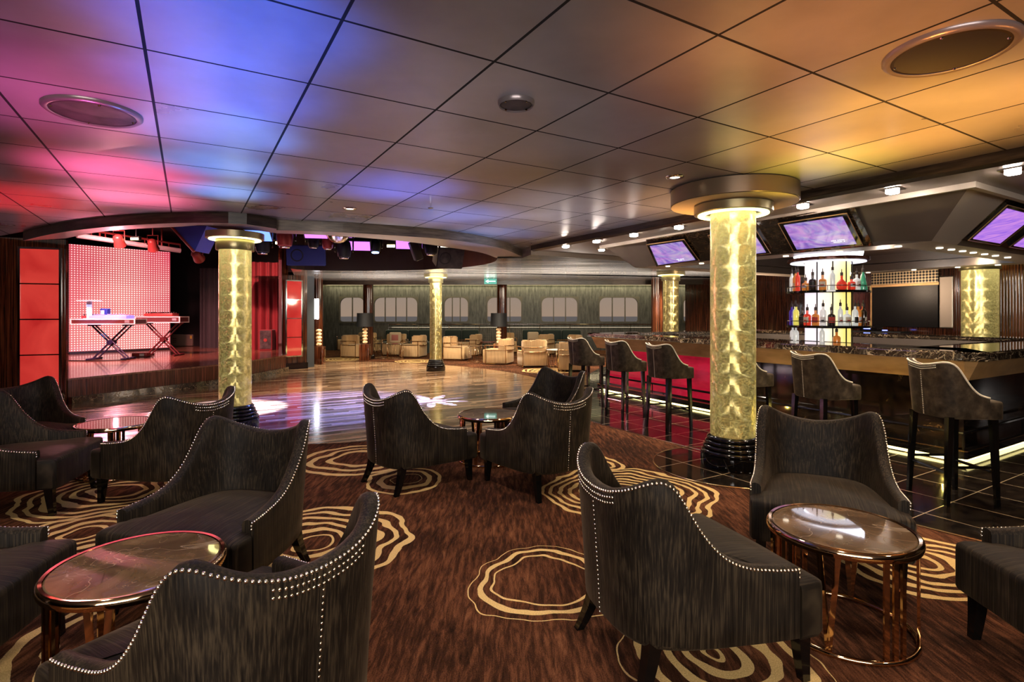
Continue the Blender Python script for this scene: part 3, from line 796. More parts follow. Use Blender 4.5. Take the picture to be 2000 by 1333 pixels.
screen('mounted_television', 'violet television cut by the right edge, second on the right canopy face', (RF(1.16, .9), RF(2.02, .9), RF(2.02, .2), RF(1.16, .2)), pr, NR, M_tvpink, False)

# back bar: lit onyx drum, two round shelves, crown
cx, cy = 4.28, 7.35
t = thing('bar_display', 'round lit bottle display with two dark shelves inside the bar', 'display shelf', (cx, cy, 0))
bm = B(); lathe(bm, [(.27, 1.0), (.27, 2.16)], 40); obj('lit_drum', bm, M_barglow, t, True, angle=50)
bm = B(); lathe(bm, [(.5, 0), (.5, 1.0), (.48, 1.03)], 40); obj('base_cabinet', bm, M_blackgloss, t, True, angle=40)
for z in (1.275, 1.735):
    bm = B(); lathe(bm, [(.47, z), (.49, z), (.50, z+.01), (.50, z+.03), (.47, z+.035)], 48); s = obj('shelf', bm, M_blackgloss, t, True, angle=40)
    bm = B(); path(bm, [(.485*math.cos(k*PI/24), .485*math.sin(k*PI/24), z+.09) for k in range(48)], .005, 5, True)
    for k in range(12): tube(bm, (.485*math.cos(k*PI/6), .485*math.sin(k*PI/6), z+.03), (.485*math.cos(k*PI/6), .485*math.sin(k*PI/6), z+.09), .004, seg=5)
    obj('guard_rail', bm, M_chrome, s)
bm = B()
for a in (215, 252, 288, 325): tube(bm, (.285*math.cos(math.radians(a)), .285*math.sin(math.radians(a)), 1.0), (.285*math.cos(math.radians(a)), .285*math.sin(math.radians(a)), 2.16), .008, seg=6)
obj('post', bm, M_black, t)
bm = B(); lathe(bm, [(.3, 2.16), (.46, 2.16), (.49, 2.17), (.49, 2.205), (.3, 2.21)], 48, caps=False); obj('top_ring', bm, mat('red_brown_ring', (.12, .03, .02), .15, .3), t, True, angle=40)
bm = B(); lathe(bm, [(.30, 2.150), (.45, 2.150), (.45, 2.158), (.30, 2.158)], 48, caps=False); obj('ring_light', bm, emi('ring_underside_glow', (.85, .85, 1), 1.2), t, True, angle=40)
bm = B(); lathe(bm, [(.40, 2.212), (.42, 2.30), (.42, 2.44), (.40, 2.5)], 48); cr = obj('crown', bm, M_crown, t, True, angle=60)
bm = B()
for k in range(14):
    a = 2*PI*k/14; box(bm, (.425*math.cos(a), .425*math.sin(a), 2.43), (.02, .03, .04), a)
lathe(bm, [(.424, 2.335), (.426, 2.34), (.424, 2.345)], 48, caps=False)
obj('bracket', bm, M_black, cr)

# bottles
GL = lambda n, c, e=0: mat(n, c, .06, spec=.7, coat=.3, em=c, es=e)
bcol = {'clear': GL('clear_bottle_glass', (.72, .74, .7), .25), 'amber': GL('amber_spirit', (.55, .18, .03), .25), 'red': GL('red_spirit', (.6, .04, .02), .35), 'dark': GL('dark_bottle', (.03, .018, .012), .0),
        'yellow': GL('yellow_spirit', (.75, .66, .12), .4), 'purple': GL('purple_spirit', (.07, .03, .35), .2), 'green': GL('green_bottle', (.05, .3, .16), .2), 'white': GL('white_bottle', (.85, .83, .8), .25)}
M_lab = {'cream': mat('cream_label', (.75, .66, .5), .6), 'black': mat('black_label', (.01, .01, .01), .5), 'white': mat('white_label', (.85, .83, .8), .6), 'red': mat('red_label', (.5, .05, .03), .6)}
M_pour = mat('pourer', (.05, .03, .025), .4)
SHAPE = {'tall': (.036, .21, .013, .285), 'square': (.045, .15, .014, .235), 'slim': (.03, .22, .012, .29), 'round': (.062, .115, .014, .22), 'cone': (.042, .13, .012, .27), 'short': (.045, .105, .015, .17)}
def bottle(desc, col, lab, shape, a, r, z, grp):
    rr, hs, rn, h = SHAPE[shape]; x = cx+r*math.cos(math.radians(a)); y = cy+r*math.sin(math.radians(a))
    t = thing('liquor_bottle', desc, 'bottle', (x, y, z), math.radians(a+90), grp)
    bm = B()
    if shape == 'round': pf = [(rr*.6, 0), (rr*.93, .015), (rr, .05), (rr*.92, .085), (rr*.5, hs), (rn, hs+.02), (rn, h-.035)]
    elif shape == 'cone': pf = [(rr*1.15, 0), (rr*1.2, .01), (rr*.75, .12), (rn*1.2, .2), (rn, h-.035)]
    else: pf = [(rr*.92, 0), (rr, .008), (rr, hs*.82), (rr*.8, hs*.93), (rn, hs), (rn, h-.035)]
    lathe(bm, pf, 18); obj('glass_body', bm, bcol[col], t, True, angle=50)
    if lab and shape not in ('cone',):
        bm = B(); z0, z1 = (.035, min(.11, hs*.72)); N = 9
        ar = [(-.9+1.8*k/(N-1)-PI/2) for k in range(N)]
        R = rr+.0015
        if shape != 'round':
            pp = [(R*math.cos(q), R*math.sin(q)) for q in ar]; band(bm, pp, z0, pp, z1, False)
            obj('bottle_label', bm, M_lab[lab], t, True)
            if lab in ('white', 'cream'):
                bm = B(); R += .001; q3 = [(R*math.cos(q), R*math.sin(q)) for q in ar[2:-2]]; band(bm, q3, z0+.02, q3, z0+.036, False); obj('label_mark', bm, M_lab['red'] if col != 'white' else M_lab['black'], t, True)
    bm = B(); lathe(bm, [(rn+.003, h-.04), (rn+.003, h), (.006, h+.005), (.004, h+.045)], 10); obj('pourer', bm, M_pour, t, True, angle=50)
LO = [('purple', None, 'tall', 'purple spirit bottle at the left end of the lower shelf'), ('clear', None, 'slim', 'slim clear bottle next to the purple bottle on the lower shelf'), ('yellow', None, 'tall', 'bright yellow bottle on the lower shelf'),
      ('dark', 'black', 'square', 'squat dark bottle with black label right of the yellow bottle'), ('red', 'cream', 'square', 'squat red bottle with cream label on the lower shelf'), ('amber', 'red', 'square', 'amber bottle with red label left of the white bottle'),
      ('white', 'white', 'tall', 'opaque white bottle with white label in the middle of the lower shelf'), ('dark', 'red', 'square', 'dark squat bottle with red label right of the white bottle'), ('clear', 'white', 'slim', 'slim clear bottle behind the dark squat bottle'),
      ('clear', 'cream', 'square', 'clear square bottle with cream label on the lower shelf'), ('clear', 'black', 'tall', 'clear bottle with black label right of centre on the lower shelf'), ('amber', 'white', 'tall', 'tall amber bottle with white label on the lower shelf'),
      ('dark', 'cream', 'tall', 'dark bottle with cream label near the right end of the lower shelf'), ('red', 'cream', 'slim', 'slim red bottle at the right end of the lower shelf')]
UP = [('clear', None, 'slim', 'slim clear bottle at the left end of the upper shelf'), ('amber', 'cream', 'tall', 'tall amber bottle second on the upper shelf'), ('red', None, 'slim', 'slim red bottle third on the upper shelf'), ('amber', 'white', 'short', 'short amber bottle with white label on the upper shelf'),
      ('dark', 'black', 'square', 'square dark bottle with black label on the upper shelf'), ('amber', 'cream', 'square', 'square amber bottle with cream label on the upper shelf'), ('clear', None, 'slim', 'slim clear bottle left of the round red decanter'),
      ('red', None, 'round', 'round red decanter bottle on the upper shelf'), ('red', 'white', 'short', 'short red bottle right of the round decanter'), ('clear', 'white', 'square', 'clear square bottle with white label on the upper shelf'),
      ('green', None, 'cone', 'green cone shaped bottle near the right end of the upper shelf'), ('clear', None, 'slim', 'slim clear bottle at the right end of the upper shelf')]
face = math.degrees(math.atan2(-cy, -cx))
for lst, z, grp in ((LO, 1.311, 'bottles on the lower lit shelf'), (UP, 1.771, 'bottles on the upper lit shelf')):
    for i, (c_, l_, s_, dsc) in enumerate(lst):
        a = face-84+168*i/(len(lst)-1)
        bottle(dsc, c_, l_, s_, a, .405 if i % 2 else .43, z, grp)
for i, (c_, s_, dsc) in enumerate((('white', 'tall', 'white bottle at the far left under the lower shelf'), ('clear', 'tall', 'clear bottle second from left under the lower shelf'), ('clear', 'slim', 'slim bottle in front of the glowing drum under the shelf'), ('amber', 'square', 'amber bottle right of centre under the lower shelf'))):
    bottle(dsc, c_, 'white' if i < 1 else None, s_, face+(-82, -62, -8, 14)[i], .42, 1.032, 'bottles under the lower shelf')

# wall behind the bar
w0 = Vector((5.6, 17.4)); w1 = Vector((10.6, 7.0)); wd = (w1-w0).normalized(); wn = Vector((-wd.y, wd.x))
if wn.dot(-w0) < 0: wn = -wn
bm = B(); slab(bm, w0, w1, 0, 2.6, .1); struct('wall_bar', bm, mat('bar_wall_wood', rough=.1, coat=.6, build=wood((.01, .004, .003), (.045, .014, .008), (.11, .035, .016))))
def wp(s, o=0.0): return w0+wd*s+wn*o
def wall_s(px):
    dx = (px-1000)/1058; # X = dx*Y on the wall line
    s = (dx*w0.y-w0.x)/(wd.x-dx*wd.y); return s
s0, s1 = wall_s(1708), wall_s(1838)
ang = math.atan2(wd.y, wd.x)
p = wp((s0+s1)/2, .09)
t = thing('wall_screen', 'large switched-off black screen panel on the wall behind the bar', 'screen', (p.x, p.y, 1.18), ang)
LW = s1-s0
bm = B(); box(bm, (0, 0, .44), (LW, .05, .86)); obj('screen_glass', bm, mat('dead_screen', (.004, .004, .005), .25, spec=.25), t)
bm = B(); box(bm, (0, 0, .9), (LW+.04, .07, .05)); box(bm, (-LW/2, 0, .44), (.03, .07, .9)); obj('frame', bm, M_copper, t)
bm = B(); box(bm, (0, 0, 0), (.04, LW, .26)); o = obj('perforated_strip', bm, M_perf, t, False, (0, 0, 1.06)); o.rotation_euler = (0, 0, PI/2)
s2, s3 = wall_s(1840), wall_s(1868); p = wp((s2+s3)/2, .09)
bm = B(); box(bm, (0, 0, .52), (s3-s2, .06, 1.04), bev=.02); tag(obj('steel_panel', bm, M_steel, None, False, (p.x, p.y, 1.18)), 'brushed steel panel beside the black screen behind the bar', 'panel')
for o in COL.objects:
    if o.name == 'steel_panel': o.rotation_euler = (0, 0, ang)
bm = B()
for px in list(range(1872, 1892, 5))+list(range(1953, 2010, 6)):
    q = wp(wall_s(px), .08); tube(bm, (q.x, q.y, 0), (q.x, q.y, 2.5), .045, seg=12)
struct('trim_9', bm, M_wood, smooth=True, angle=50)
# dj console behind the bar, small lit keys
p = wp(wall_s(1740), .45)
t = thing('mixing_console', 'small dark console with blue lights below the black screen', 'console', (p.x, p.y, 0), ang)
bm = B(); box(bm, (0, 0, .55), (1.1, .4, 1.1)); obj('stand', bm, M_black, t)
bm = B(); box(bm, (-.15, 0, 1.15), (.34, .3, .1), bev=.02); obj('body', bm, M_blackgloss, t)
bm = B(); box(bm, (-.15, -.153, 1.15), (.14, .004, .02)); box(bm, (.2, -.12, 1.12), (.1, .01, .015)); obj('indicator', bm, emi('blue_indicator', (.15, .2, 1), 5), t)
# ------------------------------------------------------------------ lounge chairs
def horseshoe(half, n, tops):
    """outer plan line from the left arm tip round the back to the right arm tip, with the top height at each point"""
    pts = resample(catmull([Vector(p) for p in half], 8), n)
    L = [0]
    for a, b in zip(pts, pts[1:]): L.append(L[-1]+(b-a).length)
    f = [l/L[-1] for l in L]
    right = [(p, smooth_tab(tops, q)) for p, q in zip(pts, f)]
    left = [(Vector((-p.x, p.y)), z) for p, z in right[:0:-1]]
    return left+right
def normals(line):
    N = []
    for i in range(len(line)):
        t = line[min(i+1, len(line)-1)][0]-line[max(i-1, 0)][0]; t.normalize(); N.append(Vector((t.y, -t.x)))
    return N
def shell_mesh(line, zb, th, lean, rim=.022):
    """upholstered wall: outside face, rolled rim, inside face"""
    bm = B(); N = normals(line); rings = []
    for (p, zt), nn in zip(line, N):
        col = []
        hh = zt-zb
        def P(off, z):
            k = max(0, (z-zb)/.65)
            o = p+nn*(off+lean(p, k)); return bm.verts.new((o.x, o.y, z))
        for t in (0, .04, .3, .6, .85): col.append(P((-.018 if t == 0 else 0), zb+(hh-rim)*t))
        for a in (0, 45, 90, 135, 180):
            a = math.radians(a); col.append(P(-th/2+th/2*math.cos(a), zt-rim+rim*math.sin(a)))
        for t in (.8, .5, .2, 0): col.append(P(-th-(.015 if t < .6 else 0), zb+(hh-rim)*t))
        rings.append(col)
    m = len(rings[0])
    for a, b in zip(rings, rings[1:]):
        for k in range(m-1): bm.faces.new((a[k], b[k], b[k+1], a[k+1]))
    for e in (rings[0], rings[-1]): bm.faces.new(e)
    es = [e for v in (rings[0]+rings[-1]) for e in v.link_edges if e.other_vert(v) in (rings[0]+rings[-1])]
    return bm
def nails(bm, pts, sp, r):
    pts = resample(pts, max(1, int(sum((b-a).length for a, b in zip(pts, pts[1:]))/sp)))
    for p in pts: ball(bm, p, r, 6, 4)
def seat_mesh(poly, z0, z1, crown, c=(0, .05)):
    bm = B(); C = Vector(c); rings = []
    def ring(s, z): rings.append([bm.verts.new((*(C+(p-C)*s), z)) for p in poly])
    ring(.985, z0); ring(1, z0+.015); ring(1, z1-.03); ring(.993, z1-.01); ring(.965, z1)
    ring(.8, z1+crown*.5); ring(.5, z1+crown*.85); ring(.2, z1+crown)
    n = len(poly)
    for a, b in zip(rings, rings[1:]):
        for k in range(n):
            j = (k+1) % n; bm.faces.new((a[k], a[j], b[j], b[k]))
    bm.faces.new(rings[-1]); bm.faces.new(rings[0][::-1])
    return bm
HALF = [(0, -.40), (.10, -.397), (.19, -.375), (.265, -.325), (.315, -.23), (.345, -.10), (.365, .05), (.38, .18), (.385, .25)]
TOPS = [(0, .755), (.12, .765), (.24, .80), (.335, .848), (.375, .858), (.41, .845), (.45, .78), (.5, .69), (.58, .60), (.66, .54), (.76, .505), (.88, .49), (1, .482)]
LEAN = lambda p, k: (.045*k**1.3)*max(0, min(1, (.1-p.y)/.3))
def make_chair(label, group):
    t = thing('lounge_chair', label, 'armchair', group=group)
    line = horseshoe(HALF, 36, TOPS)
    obj('backrest', shell_mesh(line, .20, .06, LEAN), M_shell, t, True, angle=60)
    N = normals(line)
    inner = [p-nn*.055 for (p, z), nn in zip(line, N) if p.y < .24]
    poly = [Vector((-.385, .262)), Vector((-.385, .35)), Vector((-.372, .375)), Vector((0, .385)), Vector((.372, .375)), Vector((.385, .35)), Vector((.385, .262)), Vector((.322, .262))]+inner[::-1]+[Vector((-.322, .262))]
    obj('seat', seat_mesh(poly, .20, .415, .03), M_seat, t, True, angle=45)
    bm = B()
    edge = []
    for (p, z), nn in zip(line, N):
        k = (z-.2)/.65; o = p+nn*(LEAN(p, k)-.004); edge.append(Vector((o.x, o.y, z-.012)))
    def frontdrop(s):
        return [Vector((s*.378, .256, z)) for z in (.44, .455, .47)]
    nails(bm, frontdrop(-1)+edge+frontdrop(1)[::-1], .0165, .0062)
    mid = len(line)//2
    for row in (1, 2):
        seg = []
        for i in range(mid-6, mid+7):
            p, z = line[i]; nn = N[i]; z = z-.012-.022*row; o = p+nn*(LEAN(p, (z-.2)/.65)+.001); seg.append(Vector((o.x, o.y, z)))
        nails(bm, seg, .0165, .0055)
    vert = []
    for k in range(12):
        z = .70-(.48*k/11); o = line[mid][0]+N[mid]*(LEAN(line[mid][0], (z-.2)/.65)+.001); vert.append(Vector((o.x, o.y, z)))
    nails(bm, vert, .019, .0048)
    obj('nail_trim', bm, M_nail, t, True)
    for s in (-1, 1):
        for (x, y, dx, dy) in ((.325, .31, .0, .02), (.235, -.30, .03, -.075)):
            bm = B(); n = 6; rows = []
            for k in range(n+1):
                u = k/n; z = .235*(1-u); q = u**1.6; w = .029-.012*u
                cxx = s*(x+dx*q); cyy = y+dy*q
                rows.append([bm.verts.new((cxx+a*w, cyy+b*w, z)) for a, b in ((-1, -1), (1, -1), (1, 1), (-1, 1))])
            for a, b in zip(rows, rows[1:]):
                for k in range(4): bm.faces.new((a[k], a[(k+1) % 4], b[(k+1) % 4], b[k]))
            bm.faces.new(rows[0]); bm.faces.new(rows[-1][::-1])
            obj('leg', bm, M_leg, t)
    return t
G1 = 'dark velvet lounge chairs around the round tables'
CH = [  # back centre, facing, label
 ((-.545, 1.525), (-.86, .51), 'dark velvet lounge chair at the bottom edge, its nailed back turned to the viewer'),
 ((-1.46, 3.27), (-.2, -.98), 'dark velvet lounge chair behind the left marble table, facing the viewer'),
 ((-2.72, 2.0), (.98, .18), 'dark velvet lounge chair cut by the left edge, left of the front left marble table'),
 ((.355, 2.24), (.95, .30), 'large dark velvet lounge chair seen from behind, left of the front right marble table'),
 ((2.0, 3.57), (-.42, -.91), 'dark velvet lounge chair facing the viewer behind the front right marble table'),
 ((2.79, 2.06), (-1, .06), 'dark velvet lounge chair cut by the right edge, only its seat and arm in view'),
 ((-1.13, 4.48), (.72, .69), 'dark velvet lounge chair left of the small centre table, its back to the viewer'),
 ((.45, 4.28), (-.53, .85), 'dark velvet lounge chair right of the small centre table, its nailed back to the viewer'),
 ((.65, 6.1), (-.78, -.62), 'reddish brown lounge chair behind the small centre table, facing the viewer'),
 ((-2.37, 4.27), (-.95, .3), 'dark velvet lounge chair right of the pink reflecting table, turned to the dance floor'),
 ((-4.80, 5.12), (.87, -.49), 'dark brown lounge chair left of the pink reflecting table, facing right'),
 ((-4.12, 4.02), (.96, .28), 'lounge chair cut by the left edge, in front of the pink reflecting table'),
]
first = None
for bc, f, lab in CH:
    f = Vector(f).normalized(); l = Vector(bc)+f*.41; loc = (l.x, l.y, 0); rz = face_rz(f)
    if first is None:
        first = make_chair(lab, G1); first.location = loc; first.rotation_euler = (0, 0, rz)
    else: dup(first, loc, rz, lab)

# ------------------------------------------------------------------ round marble tables
def make_table(label, group, h=.465, r=.312):
    t = thing('marble_table', label, 'table', group=group)
    bm = B(); lathe(bm, [(r-.03, h-.02), (r-.022, h-.004), (r-.028, h)], 64); obj('table_top', bm, M_table, t, True, angle=30)
    bm = B(); prof = [(r-.024, h-.034), (r, h-.034), (r+.004, h-.02), (r, h-.004), (r-.008, h+.002), (r-.02, h)]
    lathe(bm, prof, 64, caps=False); obj('rim', bm, M_gold, t, True, angle=40)
    bm = B(); path(bm, [((r-.02)*math.cos(2*PI*k/56), (r-.02)*math.sin(2*PI*k/56), .012) for k in range(56)], .012, 8, True); obj('base_ring', bm, M_gold, t, True)
    R = r-.02
    def P(a, z): a = math.radians(a); return Vector((R*math.cos(a), R*math.sin(a), z))
    def bar(a0, a1):
        bm = B(); p0 = P(a0, .015); p1 = P(a1, h-.03); am = math.radians((a0+a1)/2)
        tg = Vector((-math.sin(am), math.cos(am), 0)); rd = Vector((math.cos(am), math.sin(am), 0))
        w, d = .011, .005
        a = [bm.verts.new(p0+tg*i*w+rd*j*d) for i, j in ((-1, -1), (1, -1), (1, 1), (-1, 1))]; b = [bm.verts.new(p1+tg*i*w+rd*j*d) for i, j in ((-1, -1), (1, -1), (1, 1), (-1, 1))]
        for k in range(4): bm.faces.new((a[k], a[(k+1) % 4], b[(k+1) % 4], b[k]))
        bm.faces.new(a[::-1]); bm.faces.new(b); obj('leg', bm, M_gold, t)
    for g in range(4):
        a = 90*g-80
        for q in (-8, 0, 8): bar(a+q, a+q)
        bar(a+40, a+33); bar(a+40, a+47)
    return t
G2 = 'round marble tables between the lounge chairs'
TB = [((1.53, 2.52), 'front right round marble table with the white glow reflected on top', 0), ((-1.49, 2.16), 'front left round marble table with a pinkish veined top', .9),
      ((-.23, 5.4), 'small round marble table between the two centre lounge chairs', .3), ((-3.62, 4.95), 'round marble table mirroring the pink LED wall, far left', .5)]
ft = None
for (x, y), lab, rz in TB:
    if ft is None: ft = make_table(lab, G2); ft.location = (x, y, 0); ft.rotation_euler = (0, 0, rz)
    else: dup(ft, (x, y, 0), rz, lab)

# ------------------------------------------------------------------ bar stools
HS = [(0, -.215), (.08, -.213), (.15, -.195), (.195, -.15), (.215, -.08), (.222, .02), (.225, .11)]
TS = [(0, 1.06), (.22, 1.075), (.36, 1.095), (.45, 1.09), (.52, 1.045), (.62, .965), (.72, .90), (.84, .85), (1, .825)]
SL = lambda p, k: (.05*k)*max(0, min(1, (.05-p.y)/.2))
def make_stool(label, group):
    t = thing('bar_stool', label, 'bar stool', group=group)
    line = horseshoe(HS, 26, TS)
    obj('backrest', shell_mesh(line, .655, .04, SL, .014), M_stool, t, True, angle=60)
    N = normals(line)
    inner = [p-nn*.036 for (p, z), nn in zip(line, N) if p.y < .105]
    poly = [Vector((-.22, .115)), Vector((-.22, .205)), Vector((-.21, .22)), Vector((0, .224)), Vector((.21, .22)), Vector((.22, .205)), Vector((.22, .115)), Vector((.188, .115))]+inner[::-1]+[Vector((-.188, .115))]
    obj('seat', seat_mesh(poly, .655, .79, .018, (0, .03)), M_stool, t, True, angle=45)
    bm = B(); out = []; inn = []
    for (p, z), nn in zip(line, N):
        l = SL(p, (z-.655)/.65); a = p+nn*(l-.001); out.append(Vector((a.x, a.y, z-.008))); b = p+nn*(l-.039); inn.append(Vector((b.x, b.y, z-.008)))
    path(bm, out, .0075, 5); path(bm, inn, .006, 5)
    mid = len(line)//2
    for k in (1, 2):
        q = []
        for i in range(mid-7, mid+8):
            p, z = line[i]; nn = N[i]; zz = z-.008-.016*k; l = SL(p, (zz-.655)/.65); a = p+nn*(l+.001); q.append(Vector((a.x, a.y, zz)))
        nails(bm, q, .012, .0042)
    vv = []
    for k in range(10):
        z = 1.0-.33*k/9; a = line[mid][0]+N[mid]*(SL(line[mid][0], (z-.655)/.65)+.001); vv.append(Vector((a.x, a.y, z)))
    nails(bm, vv, .014, .004)
    obj('piping', bm, M_pipe, t, True)
    tops = {}; 
    for s in (-1, 1):
        for y, dy in ((.17, .02), (-.16, -.03)):
            bm = B(); w0, w1 = .022, .014
            a = [bm.verts.new((s*.18+i*w0, y+j*w0, .67)) for i, j in ((-1, -1), (1, -1), (1, 1), (-1, 1))]
            b = [bm.verts.new((s*.195+i*w1, y+dy+j*w1, 0)) for i, j in ((-1, -1), (1, -1), (1, 1), (-1, 1))]
            for k in range(4): bm.faces.new((a[k], a[(k+1) % 4], b[(k+1) % 4], b[k]))
            bm.faces.new(a); bm.faces.new(b[::-1]); obj('leg', bm, M_leg, t)
    for p, q in (((-.188, .18, .25), (.188, .18, .25)), ((-.188, -.175, .25), (.188, -.175, .25)), ((-.188, .18, .29), (-.188, -.175, .29)), ((.188, .18, .29), (.188, -.175, .29))):
        bm = B(); tube(bm, p, q, .012, seg=6); obj('stretcher', bm, M_leg, t)
    return t
G3 = 'upholstered stools along the bar'
ST = [((3.47, 4.28), (.97, .0), 'bar stool nearest the viewer, by the bar corner at the right edge'), ((2.99, 5.2), (.93, .2), 'bar stool right of the gold column, second from the bar corner'),
      ((2.62, 6.12), (.9, .3), 'bar stool mostly hidden behind the gold column'), ((1.98, 6.85), (.88, .4), 'bar stool just left of the gold column, against the red reflecting bar front'),
      ((1.60, 7.68), (.87, .42), 'middle stool of the three left of the gold column'), ((1.16, 8.55), (.87, .42), 'bar stool at the far end of the bar, farthest from the viewer')]
fs = None
for (x, y), f, lab in ST:
    if fs is None: fs = make_stool(lab, G3); fs.location = (x, y, .004); fs.rotation_euler = (0, 0, face_rz(f))
    else: dup(fs, (x, y, .004), face_rz(f), lab)
# ------------------------------------------------------------------ far lounge: beige armchairs
def make_far(label, group):
    t = thing('club_chair', label, 'armchair', group=group)
    bm = B(); box(bm, (0, .02, .24), (.70, .74, .40), bev=.03); obj('seat', bm, M_beige, t, True, angle=40)
    bm = B(); pts = [(-.34, .10), (-.345, -.2), (-.31, -.33), (-.2, -.395), (0, -.41), (.2, -.395), (.31, -.33), (.345, -.2), (.34, .10)]
    out = resample(catmull([Vector(p) for p in pts], 5), 24)
    line = [(p, .74 if p.y < -.12 else .74) for p in out]
    inn = [p-n_*.11 for p, n_ in zip(out, normals(line))]
    sel = [i for i, p in enumerate(out) if p.y < -.08]
    po = [out[i] for i in sel]+[inn[i] for i in sel[::-1]]
    prism(bm, po, .42, .75)
    bmesh.ops.bevel(bm, geom=[e for e in bm.edges if e.verts[0].co.z > .74 and e.verts[1].co.z > .74], offset=.03, segments=2, affect='EDGES')
    obj('backrest', bm, M_beige, t, True, angle=40)
    bm = B()
    for s in (-1, 1):
        tube(bm, (s*.37, .30, 0), (s*.37, .30, .56), .011, seg=6); tube(bm, (s*.37, -.32, .0), (s*.37, -.32, .56), .011, seg=6)
        path(bm, [(s*.37, .30, .56), (s*.37, 0, .56), (s*.365, -.25, .56), (s*.33, -.36, .56), (s*.2, -.425, .56), (0, -.44, .56)], .011, 6)
        path(bm, [(s*.37, .30, .43), (s*.37, 0, .43), (s*.365, -.25, .43), (s*.33, -.36, .43), (s*.2, -.425, .43), (0, -.44, .43)], .009, 6)
        tube(bm, (s*.37, .30, .03), (s*.37, -.32, .03), .011, seg=6)
    obj('metal_frame', bm, M_gold, t, True, angle=40)
    return t
G4 = 'beige corduroy club chairs in the far lounge'
def fp(px, py): p = at(px, py, 0); return (p.x, p.y)
FC = [((677, 684), (.3, -.95), 'beige club chair at the far left, beside the slate wall'), ((694, 698), (.92, -.38), 'beige club chair in the front row at left, turned right'),
      ((722, 687), (.2, .98), 'beige club chair seen from behind, second from left'), ((772, 694), (-.1, -1), 'beige club chair facing the viewer with a pink cushion on it'),
      ((808, 698), (-.97, .25), 'beige club chair just left of the thin gold column, turned left'), ((822, 684), (-.3, .95), 'beige club chair behind the thin gold column'),
      ((892, 703), (.95, -.25), 'beige club chair just right of the thin gold column, turned right'), ((918, 694.5), (-.9, .2), 'beige club chair in the second row behind the red topped table'),
      ((975, 711), (-.95, .3), 'beige club chair in the front row turned left, right of the glass table'), ((1040, 716), (-.25, .97), 'beige club chair in the front row seen squarely from behind'),
      ((988, 689), (.2, -.98), 'beige club chair in front of the black lampshade'), ((1058, 693), (-.8, .6), 'second row beige club chair with its back to the viewer, left of the bar stools'),
      ((1118, 724), (.1, 1), 'beige club chair directly behind the farthest bar stool'), ((1112, 697), (-.9, -.3), 'beige club chair behind the farthest bar stool, second row')]
ff = None
for (px, py), f, lab in FC:
    x, y = fp(px, py)
    if ff is None: ff = make_far(lab, G4); ff.location = (x, y, 0); ff.rotation_euler = (0, 0, face_rz(f))
    else: dup(ff, (x, y, 0), face_rz(f), lab)
# cushions on chairs
def cushion(px, py, z, lab, rz, m=M_cushion, inner=True):
    x, y = fp(px, py)
    t = thing('scatter_cushion', lab, 'cushion', (x, y, z), rz)
    bm = B(); box(bm, (0, 0, .19), (.42, .13, .38), bev=.05, seg=3); obj('cover', bm, m, t, True)
    if inner:
        bm = B(); box(bm, (0, -.066, .19), (.24, .012, .2), bev=.004); obj('front_panel', bm, M_pinkcush, t, True)
cushion(772, 694.6, .445, 'square cream cushion with a pink centre on a far club chair', 0)
cushion(1041, 692.5, .44, 'pale cushion leaning on the dark green sofa', .3, M_cushion, False)

def sofa(px0, px1, Y, lab):
    xa = (px0-1000)/1058*Y; xb = (px1-1000)/1058*Y; w = xb-xa
    t = thing('banquette_sofa', lab, 'sofa', ((xa+xb)/2, Y, 0))
    bm = B(); box(bm, (0, -.3, .21), (w, .7, .42), bev=.04); obj('seat', bm, M_green, t, True, angle=40)
    bm = B()
    n = max(2, round(w/.75))
    for k in range(n): box(bm, (-w/2+w*(k+.5)/n, .08, .56), (w/n-.01, .2, .62), bev=.07, seg=3)
    obj('backrest', bm, M_green, t, True, angle=50)
sofa(752, 842, 20.9, 'dark velvet sofa left of the thin gold column under the long window')
sofa(868, 935, 20.9, 'dark green sofa right of the thin gold column')
sofa(1020, 1135, 20.9, 'long dark green sofa left of the bar end under the fifth window')

def small_table(px, py, lab, r=.28, h=.5, top=None):
    x, y = fp(px, py)
    t = thing('side_table', lab, 'table', (x, y, 0), 0, 'small metal tables in the far lounge')
    bm = B(); lathe(bm, [(r-.01, h-.02), (r, h-.01), (r-.01, h)], 32); obj('table_top', bm, top or M_chrome, t, True, angle=40)
    bm = B(); path(bm, [((r-.02)*math.cos(2*PI*k/28), (r-.02)*math.sin(2*PI*k/28), .01) for k in range(28)], .01, 6, True)
    for k in range(10):
        a = 2*PI*k/10; b = a+(.25 if k % 2 else -.1)
        tube(bm, ((r-.02)*math.cos(a), (r-.02)*math.sin(a), .01), ((r-.02)*math.cos(b), (r-.02)*math.sin(b), h-.02), .007, seg=5)
    obj('base', bm, M_gold, t, True)
M_redtop = mat('red_table_top', (.5, .12, .1), .08, coat=.5)
M_whtop = mat('white_table_top', (.85, .83, .8), .05, spec=1)
small_table(747, 700, 'metal table with crossed bars between the left club chairs'); small_table(772, 701.5, 'metal table of vertical bars left of the turned club chair')
small_table(931, 707, 'small metal table between the front row club chairs, right of the thin column'); small_table(953, 695, 'red topped table in the middle of the far lounge', top=M_redtop)
small_table(1088, 718, 'bright white topped metal table beside the farthest bar stool', .3, .5, M_whtop)

